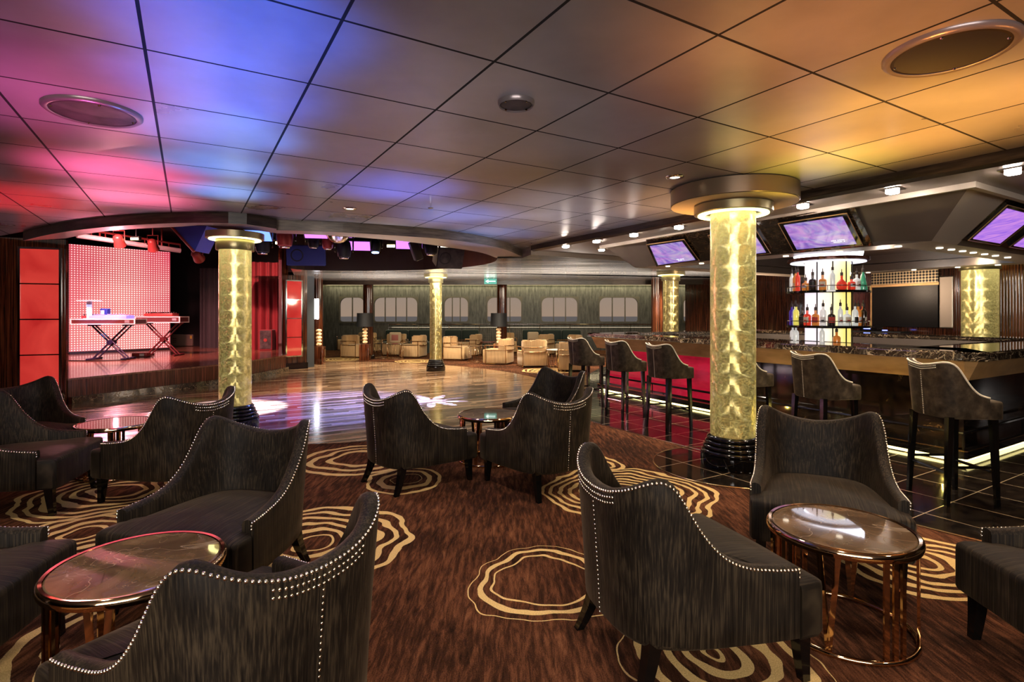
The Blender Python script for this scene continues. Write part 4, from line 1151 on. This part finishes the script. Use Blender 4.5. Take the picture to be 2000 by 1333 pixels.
def lamp(px, Y, lab, shade=True):
    x = (px-1000)/1058*Y
    t = thing('crystal_lamp', lab, 'lamp', (x, Y, 0))
    bm = B(); box(bm, (0, 0, .26), (.3, .3, .52), bev=.01); obj('plinth', bm, M_wood, t, True, angle=30)
    bm = B()
    for k in range(5): ball(bm, (0, 0, .58+.1*k), .085, 10, 6, 1, 1, .6)
    obj('crystal_stem', bm, M_crystal, t, True)
    if shade:
        bm = B(); lathe(bm, [(.26, 1.07), (.25, 1.5)], 24); obj('lamp_shade', bm, M_lampshade, t, True, angle=50)
lamp(713, 17.2, 'crystal lamp with a black drum shade by the left wood column'); lamp(974, 17.2, 'crystal lamp with a black drum shade by the centre wood column')
lamp(623, 15.9, 'crystal lamp glowing in front of the ribbed column by the slate wall', False)

# rail with bead screens along the window side
t = thing('lounge_railing', 'long chrome railing with bead screens in front of the windows', 'railing', (0, 21.5, 0))
xa, xb = -4.9, 5.9
bm = B(); tube(bm, (xa, 0, 1.07), (xb, 0, 1.07), .022, seg=8); tube(bm, (xa, 0, .95), (xb, 0, .95), .01, seg=6); obj('top_rail', bm, M_chrome, t, True, angle=40)
k = xa
while k <= xb+.01:
    bm = B(); tube(bm, (k, 0, 0), (k, 0, 1.07), .016, seg=6); obj('post', bm, M_chrome, t, True, angle=40); k += 1.2
bm = B()
for p in ((-1.3, -.55), (.1, .75), (-4.4, -3.7)):
    x = p[0]
    while x < p[1]:
        for z in range(13): ball(bm, (x, .0, .12+z*.065), .02, 5, 3)
        x += .075
o = obj('bead_screen', bm, mat('glass_beads', (.6, .5, .38), .1, .6), t, True); o['kind'] = 'stuff'

# sconce mirror strip and wall lamp beside the slate wall
bm = B(); box(bm, (0, 0, 0), (.13, .05, .62), bev=.02); tag(obj('wall_sconce', bm, M_sconce, None, True, (-5.83, 16.17, 1.62)), 'bright white wall light beside the slate wall', 'wall light')
# exit sign hanging under the far ceiling
t = thing('exit_sign', 'small green exit sign with a white arrow under the far ceiling', 'sign', (-.62, 15.6, 2.34))
bm = B(); box(bm, (0, 0, .07), (.36, .03, .16), bev=.006); obj('sign_plate', bm, M_green_sign, t)
bm = B(); box(bm, (.04, -.018, .07), (.2, .004, .025)); 
vs = [bm.verts.new(p) for p in ((-.06, -.019, .12), (-.06, -.019, .02), (-.14, -.019, .07))]; bm.faces.new(vs)
obj('arrow', bm, M_white_sign, t)
bm = B(); tube(bm, (-.1, 0, .14), (-.1, 0, .17), .006, seg=6); tube(bm, (.1, 0, .14), (.1, 0, .17), .006, seg=6); obj('hanger', bm, M_chrome, t)

# ------------------------------------------------------------------ stage equipment
def xstand(x, y, rz, h, lab, m):
    t = thing('keyboard_stand', lab, 'stand', (x, y, SZ), rz, 'folding stands under the equipment cases')
    for dy in (-.03, .03):
        for s in (-1, 1):
            bm = B(); tube(bm, (-s*.36, dy*s+.0, .03), (s*.36, dy*s, h), .02, seg=8); tube(bm, (-s*.36+.09, dy*s+.02*s, .03), (s*.36+.09, dy*s+.02*s, h), .016, seg=8); obj('strut', bm, m, t, True, angle=40) if dy > 0 else bm.free()
    for s in (-1, 1):
        bm = B(); tube(bm, (s*.36+.04, -.28, .025), (s*.36+.04, .28, .025), .025, seg=8); obj('foot', bm, m, t, True, angle=40)
        bm = B(); tube(bm, (s*.36+.04, -.22, h), (s*.36+.04, .22, h), .02, seg=8); obj('rest', bm, m, t, True, angle=40)
    bm = B(); tube(bm, (.045, -.1, h/2), (.045, .1, h/2), .06, seg=12); obj('pivot', bm, m, t, True, angle=40)
    return t
M_standblue = mat('stand_blue_black', (.02, .018, .06), .4); M_standred = mat('stand_red_black', (.09, .015, .018), .4)
rzS = .14
xa_, ya_ = at(214, 703, SZ); xb_, yb_ = at(316, 695, SZ)
xstand(xa_, ya_, rzS, .80, 'folding stand under the left blue lit keyboard case', M_standblue)
xstand(xb_, yb_, rzS, .82, 'folding stand under the right red keyboard case', M_standred)
def case(x, y, w, d, h, z, lab, mtop):
    t = thing('equipment_case', lab, 'case', (x, y, z), rzS, 'equipment cases on the folding stands')
    bm = B(); box(bm, (0, 0, h/2), (w, d, h), bev=.008); obj('body', bm, M_case, t)
    bm = B()
    for zz in (0.008, h-.008): box(bm, (0, 0, zz), (w+.02, d+.02, .022))
    for sx in (-1, 1):
        for sy in (-1, 1): box(bm, (sx*w/2, sy*d/2, h/2), (.03, .03, h+.01), bev=.004)
    obj('edge_trim', bm, M_offwhite, t)
    bm = B(); box(bm, (w*.38, -d/2-.006, h/2), (.1, .012, .06), bev=.004); obj('latch', bm, M_silverbox, t)
    return t
case(xa_, ya_, 1.32, .5, .12, SZ+.82, 'left equipment case washed in blue light on the LED stage', None)
case(xb_+.02, yb_, 1.02, .5, .15, SZ+.84, 'right equipment case with white edges and dark red sides', None)
def mixer(x, y, z, w, lab, m, knobs, grp=None):
    t = thing('sound_mixer', lab, 'mixer', (x, y, z), rzS)
    bm = B(); box(bm, (0, 0, .04), (w, .36, .08), bev=.012); obj('body', bm, m, t, True, angle=40)
    bm = B(); rnd = random.Random(5)
    for i in range(int(w/.045)):
        for j in range(3): tube(bm, (-w/2+.03+i*.045, -.12+.12*j, .08), (-w/2+.03+i*.045, -.12+.12*j, .095+.02*rnd.random()), .012, seg=6)
    obj('knobs', bm, knobs, t)
mixer(xa_+.06, ya_, SZ+.943, .78, 'blue lit mixing desk covered in knobs on the left case', M_bluebits, M_silverbox)
mixer(xa_-.48, ya_+.05, SZ+.943, .18, 'small red box at the left end of the left case', M_redmetal, M_black)
mixer(xb_, yb_, SZ+.995, .66, 'flat red and dark mixing desk on the right case', M_redmetal, M_black)
t = thing('laptop_stand', 'white T shaped laptop stand on the left equipment case', 'stand', (xa_-.3, ya_-.215, SZ+.945), rzS)
bm = B(); box(bm, (0, 0, .2), (.1, .03, .4)); obj('upright', bm, M_offwhite, t)
bm = B(); box(bm, (0, .0, .41), (.4, .24, .015)); obj('top_plate', bm, M_offwhite, t)
bm = B(); box(bm, (0, 0, .006), (.22, .05, .012)); obj('base', bm, M_offwhite, t)
t = thing('small_monitor', 'small blue boxy monitor speaker beside the white stand', 'speaker', (xa_-.15, ya_+.07, SZ+.943), rzS)
bm = B(); box(bm, (0, 0, .16), (.15, .14, .16), bev=.01); box(bm, (0, 0, .09), (.08, .08, .06)); box(bm, (0, 0, .055), (.14, .12, .02)); obj('cabinet', bm, M_blue, t)
bm = B(); box(bm, (-.02, -.072, .15), (.07, .006, .09)); obj('front_panel', bm, M_offwhite, t)
x, y = at(361, 676, SZ)
t = thing('amplifier_case', 'low grey amplifier case on the stage beside the LED wall', 'case', (x, y, SZ), .1)
bm = B(); box(bm, (0, 0, .2), (.72, .5, .38), bev=.02); obj('body', bm, M_khaki, t, True, angle=30)
bm = B()
for k in range(3): box(bm, (-.2, -.252, .14+.06*k), (.12, .008, .02))
obj('vent', bm, M_black, t)
bm = B(); box(bm, (.31, -.253, .3), (.06, .008, .1)); obj('yellow_tag', bm, mat('yellow_tag', (.7, .5, .06), .5), t)
x, y = at(522, 684, SZ)
t = thing('floor_speaker', 'dark upright speaker standing by the red curtain on the stage', 'speaker', (x, y, SZ), .15)
bm = B(); box(bm, (0, 0, .3), (.36, .34, .6), bev=.015); obj('cabinet', bm, M_curtred, t)
bm = B(); box(bm, (0, -.174, .31), (.31, .01, .54), bev=.004); obj('grille', bm, M_grille, t)
bm = B(); lathe(bm, [(.05, 0), (.05, .01)], 16); o = obj('emblem', bm, M_redmetal, t, False, (0, -.18, .3)); o.rotation_euler = (PI/2, 0, 0)
x, y = at(276, 697, SZ)
t = thing('floor_pedal', 'low dark box with a white switch on the stage between the stands', 'pedal', (x, y, SZ), .2)
bm = B(); box(bm, (0, 0, .05), (.34, .24, .1), bev=.02); obj('body', bm, M_redmetal, t, True, angle=40)
bm = B(); box(bm, (.06, -.122, .05), (.1, .006, .06)); obj('switch', bm, M_offwhite, t)
bm = B(); path(bm, [(xa_-1.3, ya_-.5, SZ+.012), (xa_-.6, ya_-.38, SZ+.012), (xa_, ya_-.42, SZ+.012), (xa_+.5, ya_-.2, SZ+.012), (x-.2, y+.03, SZ+.012)], .012, 6)
tag(obj('power_cable', bm, M_black, None, True), 'dark cable lying across the stage floor in front of the left stand', 'cable')

# hanging lights over the stage and the dance floor
def P3(px, py, Y): d = ray(px, py); return Vector((d.x*Y, Y, EYE+d.z*Y))
def parcan(px, py, Y, lab, m, tilt=.6, rz=0):
    p = P3(px, py, Y); t = thing('spotlight', lab, 'stage light', p, rz, 'spotlights hanging over the stage')
    bm = B(); lathe(bm, [(.05, .14), (.09, .1), (.1, -.02), (.125, -.14)], 16); o = obj('housing', bm, m, t, True, angle=50); o.rotation_euler = (tilt, .3, 0)
    bm = B(); path(bm, [(-.13, 0, 0), (-.13, 0, .22), (.13, 0, .22), (.13, 0, 0)], .012, 6); tube(bm, (0, 0, .22), (0, 0, .4), .012, seg=6); obj('yoke', bm, m, t, True, angle=40)
def mhead(px, py, Y, lab, m=M_black, lens=None, s=1.0):
    p = P3(px, py, Y); t = thing('hanging_moving_light', lab, 'stage light', p, .3, 'moving head lights in the ceiling recess')
    bm = B(); lathe(bm, [(.05*s, -.18*s), (.11*s, -.15*s), (.13*s, 0), (.11*s, .12*s), (.06*s, .16*s)], 20); obj('head', bm, m, t, True, angle=50)
    bm = B(); box(bm, (-.16*s, 0, .08*s), (.03*s, .09*s, .3*s), bev=.01); box(bm, (.16*s, 0, .08*s), (.03*s, .09*s, .3*s), bev=.01); box(bm, (0, 0, .26*s), (.38*s, .24*s, .1*s), bev=.02); obj('yoke', bm, M_blackgloss, t, True, angle=40)
    bm = B(); lathe(bm, [(.085*s, -.165*s), (.08*s, -.19*s), (.03*s, -.195*s)], 20); obj('lens', bm, lens or M_chrome, t, True)
    bm = B(); tube(bm, (0, 0, .3*s), (0, 0, .6*s), .015, seg=6); obj('clamp_pole', bm, M_black, t)
def panel_light(px, py, Y, lab, m, w=.38, d=.26):
    p = P3(px, py, Y); t = thing('hanging_panel_light', lab, 'stage light', p, .2, 'purple panel lights in the ceiling recess')
    bm = B(); box(bm, (0, 0, .05), (w+.05, d+.05, .09), bev=.01); o = obj('housing', bm, M_black, t); o.rotation_euler = (-.55, 0, 0)
    bm = B(); box(bm, (0, 0, 0), (w, d, .012)); o = obj('diffuser', bm, m, t); o.rotation_euler = (-.55, 0, 0)
    bm = B(); tube(bm, (0, 0, .09), (0, 0, .5), .015, seg=6); obj('clamp_pole', bm, M_black, t)
def speaker(px, py, Y, lab, w, h, d, rz, tilt, m=M_blue):
    p = P3(px, py, Y); t = thing('hanging_speaker', lab, 'speaker', p, rz); t.rotation_euler = (tilt, 0, rz)
    bm = B(); a = [(-w/2, -d/2), (w/2, -d/2), (w/2*.7, d/2), (-w/2*.7, d/2)]; prism(bm, a, -h/2, h/2)
    bmesh.ops.bevel(bm, geom=bm.edges[:], offset=.015, segments=2, affect='EDGES'); obj('cabinet', bm, m, t, True, angle=40)
    bm = B(); box(bm, (0, -d/2-.006, 0), (w*.94, .012, h*.92), bev=.004); pass
    g = obj('grille', bm, M_grille if m is not M_blue else m, t)
    bm = B(); lathe(bm, [(h*.24, 0), (h*.27, .004), (h*.3, 0)], 24, caps=False); o = obj('cone_ring', bm, M_black, g, True, (-w*.22, -d/2-.012, 0)); o.rotation_euler = (PI/2, 0, 0)
    bm = B(); tube(bm, (0, 0, h/2), (0, .05, h/2+.5), .02, seg=6); obj('bracket', bm, M_black, t)
speaker(604, 499, 11.2, 'blue lit speaker box hanging in the recess above the red glass panel', .78, .42, .5, .1, .12)
speaker(872, 499, 11.0, 'dark wedge speaker hanging at the right of the ceiling recess', .56, .42, .5, .5, .35, M_dark)
# triangular blue baffle speaker near the first column
t = thing('hanging_speaker', 'blue wedge shaped speaker with a red edge, left of the gold column capital', 'speaker', P3(378, 462, 8.6))
bm = B(); tri = [(-.32, .16), (.24, .16), (.05, -.24)]
va = [bm.verts.new((x, -.05, z)) for x, z in tri]; vb = [bm.verts.new((x, .35, z)) for x, z in tri]
bm.faces.new(va); bm.faces.new(vb[::-1])
for i in range(3): bm.faces.new((va[i], va[(i+1) % 3], vb[(i+1) % 3], vb[i]))
obj('cabinet', bm, mat('vivid_blue_paint', (.03, .05, .35), .35), t)
bm = B(); tube(bm, (-.33, -.06, .16), (.045, -.06, -.25), .02, seg=6); obj('edge_bar', bm, M_redmetal, t)
bm = B(); tube(bm, (0, .1, .16), (0, .1, .6), .02, seg=6); obj('hanger', bm, M_black, t)
t = thing('light_bar', 'long white light bar rail hanging over the LED wall', 'rail', P3(262, 477, 13.2))
a = P3(150, 460, 12.2)-P3(262, 477, 13.2); b = P3(352, 490, 14.0)-P3(262, 477, 13.2)
bm = B(); tube(bm, a, b, .06, seg=10); obj('tube', bm, M_offwhite, t, True, angle=40)
bm = B(); tube(bm, a+Vector((0, 0, .16)), b+Vector((0, 0, .16)), .025, seg=8)
for k in range(9):
    p = a.lerp(b, k/8); tube(bm, p, p+Vector((0, 0, .16)), .012, seg=5)
tube(bm, a.lerp(b, .2), a.lerp(b, .2)+Vector((0, 0, .7)), .02, seg=6); tube(bm, a.lerp(b, .8), a.lerp(b, .8)+Vector((0, 0, .9)), .02, seg=6)
obj('truss', bm, M_redmetal, t, True, angle=40)
parcan(232, 470, 12.4, 'red lit spotlight on the bar over the LED wall, left one', M_redmetal, .7)
parcan(298, 478, 13.0, 'red lit spotlight on the bar over the LED wall, right one', M_redmetal, .7)
parcan(385, 500, 12.4, 'large red lit spotlight hanging below the blue wedge speaker', M_redmetal, 1.1)
def small_lamp(px, py, Y, lab):
    p = P3(px, py, Y); t = thing('work_light', lab, 'stage light', p, 0, 'small warm work lights over the stage')
    bm = B(); box(bm, (0, .03, .02), (.2, .1, .09), bev=.01); obj('housing', bm, M_black, t)
    bm = B(); box(bm, (0, -.025, 0), (.17, .02, .05)); obj('lens', bm, M_warmlens, t)
    bm = B(); tube(bm, (0, .03, .06), (0, .03, .7), .012, seg=6); obj('hanger', bm, M_black, t)
small_lamp(264, 467, 12.6, 'small warm work light over the LED wall'); small_lamp(547, 475, 11.6, 'small warm work light above the gold curtain'); small_lamp(764, 481, 11.6, 'small warm work light in the recess between the purple panels')
mhead(513, 476, 9.6, 'moving head light just right of the gold column capital'); mhead(556, 462, 8.8, 'moving head light with orange trim hanging above the gold curtain', M_redmetal)
mhead(612, 470, 10.3, 'moving head light above the blue speaker box', s=.8); mhead(640, 472, 10.0, 'moving head light with red glints right of the blue speaker box', M_redmetal, s=.8); mhead(672, 486, 10.0, 'chrome fronted moving head light left of the purple panels'); mhead(842, 480, 10.4, 'moving head light left of the dark wedge speaker')
panel_light(616, 456, 9.6, 'purple panel light above the blue speaker box', M_purple); panel_light(703, 481, 10.6, 'purple panel light left of the blue spotlight', M_purple); panel_light(793, 478, 10.6, 'purple panel light right of the blue spotlight', M_purple)
panel_light(505, 461, 9.2, 'blue glowing panel light beside the gold column capital', emi('blue_panel_light', (.1, .2, 1), 2))
mhead(733, 480, 10.8, 'small spotlight shining blue white between the purple panels', M_black, M_bluelens, .8)
p = P3(660, 452, 9.0); t = thing('mirror_ball', 'pinkish mirror ball hanging just under the recess edge', 'mirror ball', p)
bm = B(); ball(bm, (0, 0, 0), .2, 24, 16); obj('ball', bm, M_chrome, t)
bm = B(); tube(bm, (0, 0, .19), (0, 0, .9), .01, seg=6); obj('hanger', bm, M_black, t)
p = P3(812, 490, 10.2); t = thing('strobe_light', 'long dark strobe light tilted beside the purple panel', 'stage light', p, .4)
bm = B(); box(bm, (0, 0, 0), (.16, .16, .36), bev=.02); o = obj('housing', bm, M_dark, t, True, angle=40); o.rotation_euler = (.2, -.4, 0)
bm = B(); tube(bm, (0, 0, .16), (0, 0, .6), .012, seg=6); obj('hanger', bm, M_black, t)

# ------------------------------------------------------------------ ceiling fittings
def grille(px, py, r, lab, gm=None):
    p = at(px, py, CEIL); t = thing('ceiling_speaker', lab, 'speaker', (p.x, p.y, CEIL))
    bm = B(); lathe(bm, [(r, 0), (r, -.012), (r*.93, -.026), (r*.86, -.02), (r*.86, -.008)], 56, caps=False); obj('rim', bm, M_rimgrey, t, True, angle=60)
    bm = B(); lathe(bm, [(r*.86, -.014), (r*.8, -.019)], 56); obj('grille', bm, gm or M_grille, t)
    bm = B()
    for k in range(4):
        a = PI/4+k*PI/2; ball(bm, (r*.8*math.cos(a), r*.8*math.sin(a), -.02), .008)
    obj('screws', bm, M_chrome, t)
grille(183, 217, .245, 'round ceiling speaker grille in the pink lit part of the ceiling'); grille(1853, 97, .255, 'large round ceiling speaker grille in the amber part of the ceiling', M_grilledark); grille(1008, 199, .105, 'small round ceiling speaker near the middle of the ceiling')
def ceil_light(px, py, lab):
    p = at(px, py, CEIL); t = thing('recessed_downlight', lab, 'light', (p.x, p.y, CEIL))
    bm = B(); lathe(bm, [(.045, -.012), (.075, -.01), (.08, 0)], 24, caps=False); obj('trim', bm, M_chrome, t, True)
    bm = B(); lathe(bm, [(.045, -.008), (.044, -.006)], 20); obj('lens', bm, M_smalldown, t)
ceil_light(683, 407, 'recessed downlight in the tiles above the recess edge'); ceil_light(1318, 345, 'recessed downlight left of the gold column disc')
p = at(841, 397, CEIL); t = thing('ceiling_sprinkler', 'small sprinkler head hanging from the blue ceiling tiles', 'sprinkler', (p.x, p.y, CEIL))
bm = B(); tube(bm, (0, 0, 0), (0, 0, -.05), .008, seg=8); obj('stem', bm, M_chrome, t)
bm = B(); lathe(bm, [(.03, -.055), (.03, -.05)], 12); obj('deflector', bm, M_chrome, t)
# bright square downlights in the soffit along the bar
DL = [((1105, 482), 'farthest'), ((1165, 472), 'second farthest'), ((1238, 460), 'third farthest'), ((1326, 445), 'fourth farthest'), ((1568, 404), 'first right of the gold column'), ((1743, 375), 'second right of the gold column'), ((1978, 337), 'nearest, at the right edge')]
DLP = []
for (px, py), w in DL:
    p = at(px, py, 2.555); DLP.append(p)
    t = thing('bar_downlight', f'bright square downlight in the soffit along the bar, {w}', 'light', (p.x, p.y, 2.58), math.atan2(D2.y, D2.x), 'bright downlights along the bar')
    bm = B(); box(bm, (0, 0, -.005), (.15, .15, .01)); obj('trim', bm, M_chrome, t)
    bm = B(); box(bm, (0, 0, -.025), (.085, .085, .035), bev=.01); obj('lens', bm, M_down, t)
p = at(1175, 488, 2.49); DLP.append(p)
t = thing('bar_downlight', 'bright downlight just below the second farthest, on the far glossy ceiling', 'light', (p.x, p.y, 2.5), 0, 'bright downlights along the bar')
bm = B(); lathe(bm, [(.07, -.012), (.08, 0)], 20); obj('trim', bm, M_chrome, t)
bm = B(); lathe(bm, [(.045, -.03), (.05, -.012)], 16); obj('lens', bm, M_down, t)
# ------------------------------------------------------------------ lights
def light(kind, name, loc, energy, color, target=None, size=.1, spot=None, blend=.6, size_y=None):
    l = bpy.data.lights.new(name, kind); l.energy = energy; l.color = color
    if kind == 'SPOT':
        l.spot_size = math.radians(spot); l.spot_blend = blend; l.shadow_soft_size = size
    elif kind == 'AREA':
        l.size = size
        if size_y: l.shape = 'RECTANGLE'; l.size_y = size_y
    else: l.shadow_soft_size = size
    o = bpy.data.objects.new(name, l); COL.objects.link(o); o.location = loc
    if target is not None:
        o.rotation_euler = (Vector(target)-Vector(loc)).to_track_quat('-Z', 'Y').to_euler()
    return o
def up(name, x, y, z, e, c, spot=110, tx=None, ty=None, size=.12):
    return light('SPOT', name, (x, y, z), e, c, (tx if tx is not None else x, ty if ty is not None else y, CEIL), size, spot, 1.0)
# unseen spots added to throw colour washes on the ceiling
BL = (.02, .13, 1)
up('blue_wash', -1.15, 2.25, 1.5, 132, BL, 62); up('blue_wash', -1.55, 2.95, 1.5, 143, BL, 62); up('blue_wash', -1.95, 3.6, 1.5, 154, (.07, .26, 1), 60); up('blue_wash', -2.4, 4.4, 1.5, 143, (.09, .32, 1), 60); up('blue_wash', -2.8, 5.3, 1.5, 132, (.1, .35, 1), 52)
up('blue_wash', -1.1, 5.2, 1.4, 103.5, (.08, .16, 1), 70); up('blue_wash', -.7, 6.6, 1.4, 92, (.12, .28, 1), 80); up('blue_wash', -.2, 8.0, 1.4, 51.75, (.2, .4, 1), 80)
up('pink_wash', -3.3, 4.6, 1.4, 230, (1, .1, .32), 66); up('pink_wash', -3.9, 5.6, 1.4, 240, (1, .14, .3), 66); up('purple_wash', -2.6, 3.1, 1.2, 120, (.6, .07, .32), 76); up('purple_wash', -2.0, 2.3, 1.2, 25, (.45, .07, .35), 66)
up('red_wash', -5.3, 5.6, 1.2, 170, (1, .015, .03), 80); up('pink_wash', -5.0, 7.2, 1.4, 170, (1, .22, .32), 80); up('warm_wash', -1.9, 7.9, 1.2, 60, (1, .85, .72), 90)
up('amber_wash', 2.5, 3.5, 1.3, 230, (1, .42, .07), 92); up('amber_wash', 3.4, 2.4, 1.3, 190, (1, .36, .07), 100); up('yellow_wash', 2.5, 4.3, 1.6, 60, (1, .75, .08), 66)
up('amber_wash', 1.45, 2.3, 1.2, 90, (1, .32, .06), 84); up('amber_wash', 1.9, 5.9, 1.3, 70, (1, .5, .16), 90); up('cool_wash', .6, 6.6, 1.0, 60, (.9, .82, .95), 100); up('cool_wash', 0, 3.4, .9, 12, (.75, .78, 1), 100)
# downlights along the bar
for p in DLP: light('SPOT', 'bar_downlight_lamp', (p.x, p.y, 2.5), 55, (1, .84, .66), (p.x, p.y, 0), .05, 115, .8)
for x, y in ((-1.9, .9), (.7, 1.1), (3.2, 1.0), (-.3, 3.0), (1.2, 4.2), (-3.4, 3.2), (-1.4, 4.6), (2.6, 2.9)):
    light('SPOT', 'lounge_downlight_lamp', (x, y, 2.6), 45, (1, .84, .68), (x, y, 0), .12, 120, .9)  # unseen spots added over the chairs, without fittings
light('AREA', 'room_fill_lamp', (0, -3.2, 2.1), 190, (1, .9, .82), (0, 4, .6), 5, size_y=1.2)  # unseen area light added behind the camera as fill
for x, y in ((-3.5, 14.8), (-1, 13.8), (1.5, 13.0), (4, 13.5)): up('far_wash', x, y, .8, 420, (1, .9, .8), 140)  # unseen uplights added to brighten the far ceiling
# dance floor
star = light('SPOT', 'gobo_star_lamp', (-1.2, 8.6, 2.4), 3600, (.22, .32, 1), (-1.35, 9.05, 0), .01, 60, .1)
l = star.data; l.use_nodes = True; n = NT(l); em = [q for q in l.node_tree.nodes if q.type == 'EMISSION'][0]
s = n.a('SeparateXYZ', {0: n.a('TexCoord').outputs['Normal']})
gx = n.math('DIVIDE', s.outputs[0], s.outputs[2]); gy = n.math('DIVIDE', s.outputs[1], s.outputs[2])
rr = n.math('SQRT', n.math('ADD', n.math('MULTIPLY', gx, gx), n.math('MULTIPLY', gy, gy)))
th = n.math('ARCTAN2', gy, gx)
edge = n.math('MULTIPLY_ADD', n.math('COSINE', n.math('MULTIPLY', th, 9)), .09, .17)
n.set(em, 'Strength', n.math('LESS_THAN', rr, edge))
light('SPOT', 'white_pool_lamp', (-4.55, 7.9, 3.3), 9000, (.42, .55, 1), (-4.45, 8.25, 0), .03, 33, .25)
light('SPOT', 'blue_pool_lamp', (-2.2, 10.2, 3.4), 2800, (.1, .17, 1), (-3.0, 8.7, 0), .05, 55, .5)
light('SPOT', 'lilac_pool_lamp', (-4.9, 8.0, 3.2), 2600, (.8, .42, 1), (-5.0, 7.1, 0), .05, 36, .6)
light('SPOT', 'green_dot_lamp', (-5.2, 9.6, 3.0), 40, (.05, 1, .25), (-5.6, 9.1, 0), .02, 16, .5)
light('SPOT', 'dance_floor_lamp', (-1.6, 11.2, 3.2), 900, (1, .85, .66), (-2.2, 10.9, 0), .3, 95, .8)
# stage
light('SPOT', 'stage_wash_lamp', (-8.6, 11.0, 3.6), 1400, (1, .33, .33), (-9.4, 13.6, .4), .15, 95, .9)
light('SPOT', 'blue_gobo_lamp', (-7.6, 10.4, 3.3), 700, (.35, .45, 1), (-9.75, 12.9, 1.15), .02, 18, .4)
light('SPOT', 'curtain_lamp', (-7.0, 13.2, 3.5), 450, (1, .45, .38), (-7.1, 16, 1.6), .1, 80, .9)
light('SPOT', 'led_wall_bounce_lamp', (-9.8, 13.4, 2.2), 220, (1, .35, .4), (-5.5, 7.6, .3), 0, 80, .9)  # unseen spot added to strengthen the LED wall's pink light
# far lounge
for x in (-4.6, -2.4, -.2, 2.0, 4.4, 7.0): light('SPOT', 'far_lounge_fill_spot', (x, 15.2, 2.46), 260, (1, .84, .62), (x, 15.6, 0), .08, 130, .8)  # unseen spots added to brighten the far chairs
light('AREA', 'far_lounge_fill_lamp', (.5, 13.3, 2.4), 60, (1, .87, .66), (.5, 17, .5), 6, size_y=.5)  # unseen area light added as fill
light('AREA', 'cove_lamp', (1.5, 21.7, 2.66), 85, (1, .86, .52), (1.5, 22, 1.6), 18, size_y=.06)
light('AREA', 'coffer_lamp', (1.5, 19.0, 2.7), 60, (1, .88, .6), (1.5, 20, 0), 14, size_y=1)
# bar: unseen lamps added for the strip's yellow glow and to brighten behind it
for k in (.62, .8, .95):
    p = BA.lerp(BB, k)-Vector((.884, .467)).normalized()*(-.16); light('POINT', 'bar_front_yellow_lamp', (p.x-.1, p.y-.05, .2), 3, (1, .72, .15), size=0)
light('POINT', 'bar_inside_fill', (5.9, 8.6, 2.1), 60, (1, .78, .6), size=0)
light('POINT', 'bar_inside_fill', (4.6, 11.2, 2.1), 70, (1, .72, .5), size=0)
light('SPOT', 'bar_wall_fill', (7.2, 8.4, 2.3), 50, (1, .8, .5), (8.9, 10.1, 1.2), .1, 100, .8)

# ------------------------------------------------------------------ world and camera
w = bpy.data.worlds.new('dusk'); S.world = w; w.use_nodes = True; n = NT(w); bg = w.node_tree.nodes['Background']
s = n.a('SeparateXYZ', {0: n.coord('Generated')})
n.set(bg, 'Color', n.ramp(s.outputs[2], [(0, (.62, .42, .29)), (.08, (.5, .4, .33)), (.4, (.2, .24, .32))])); bg.inputs['Strength'].default_value = .38
cam = bpy.data.cameras.new('camera'); co = bpy.data.objects.new('camera', cam); COL.objects.link(co)
cam.sensor_width = 36; cam.lens = 36*1058/2000; cam.shift_y = (615-666.5)/2000; cam.clip_end = 5000
co.location = (0, 0, EYE); co.rotation_euler = (PI/2, 0, 0)
S.camera = co
S.view_settings.view_transform = 'Standard'; S.view_settings.look = 'None'; S.view_settings.exposure = .7
S.cycles.caustics_reflective = False; S.cycles.caustics_refractive = False
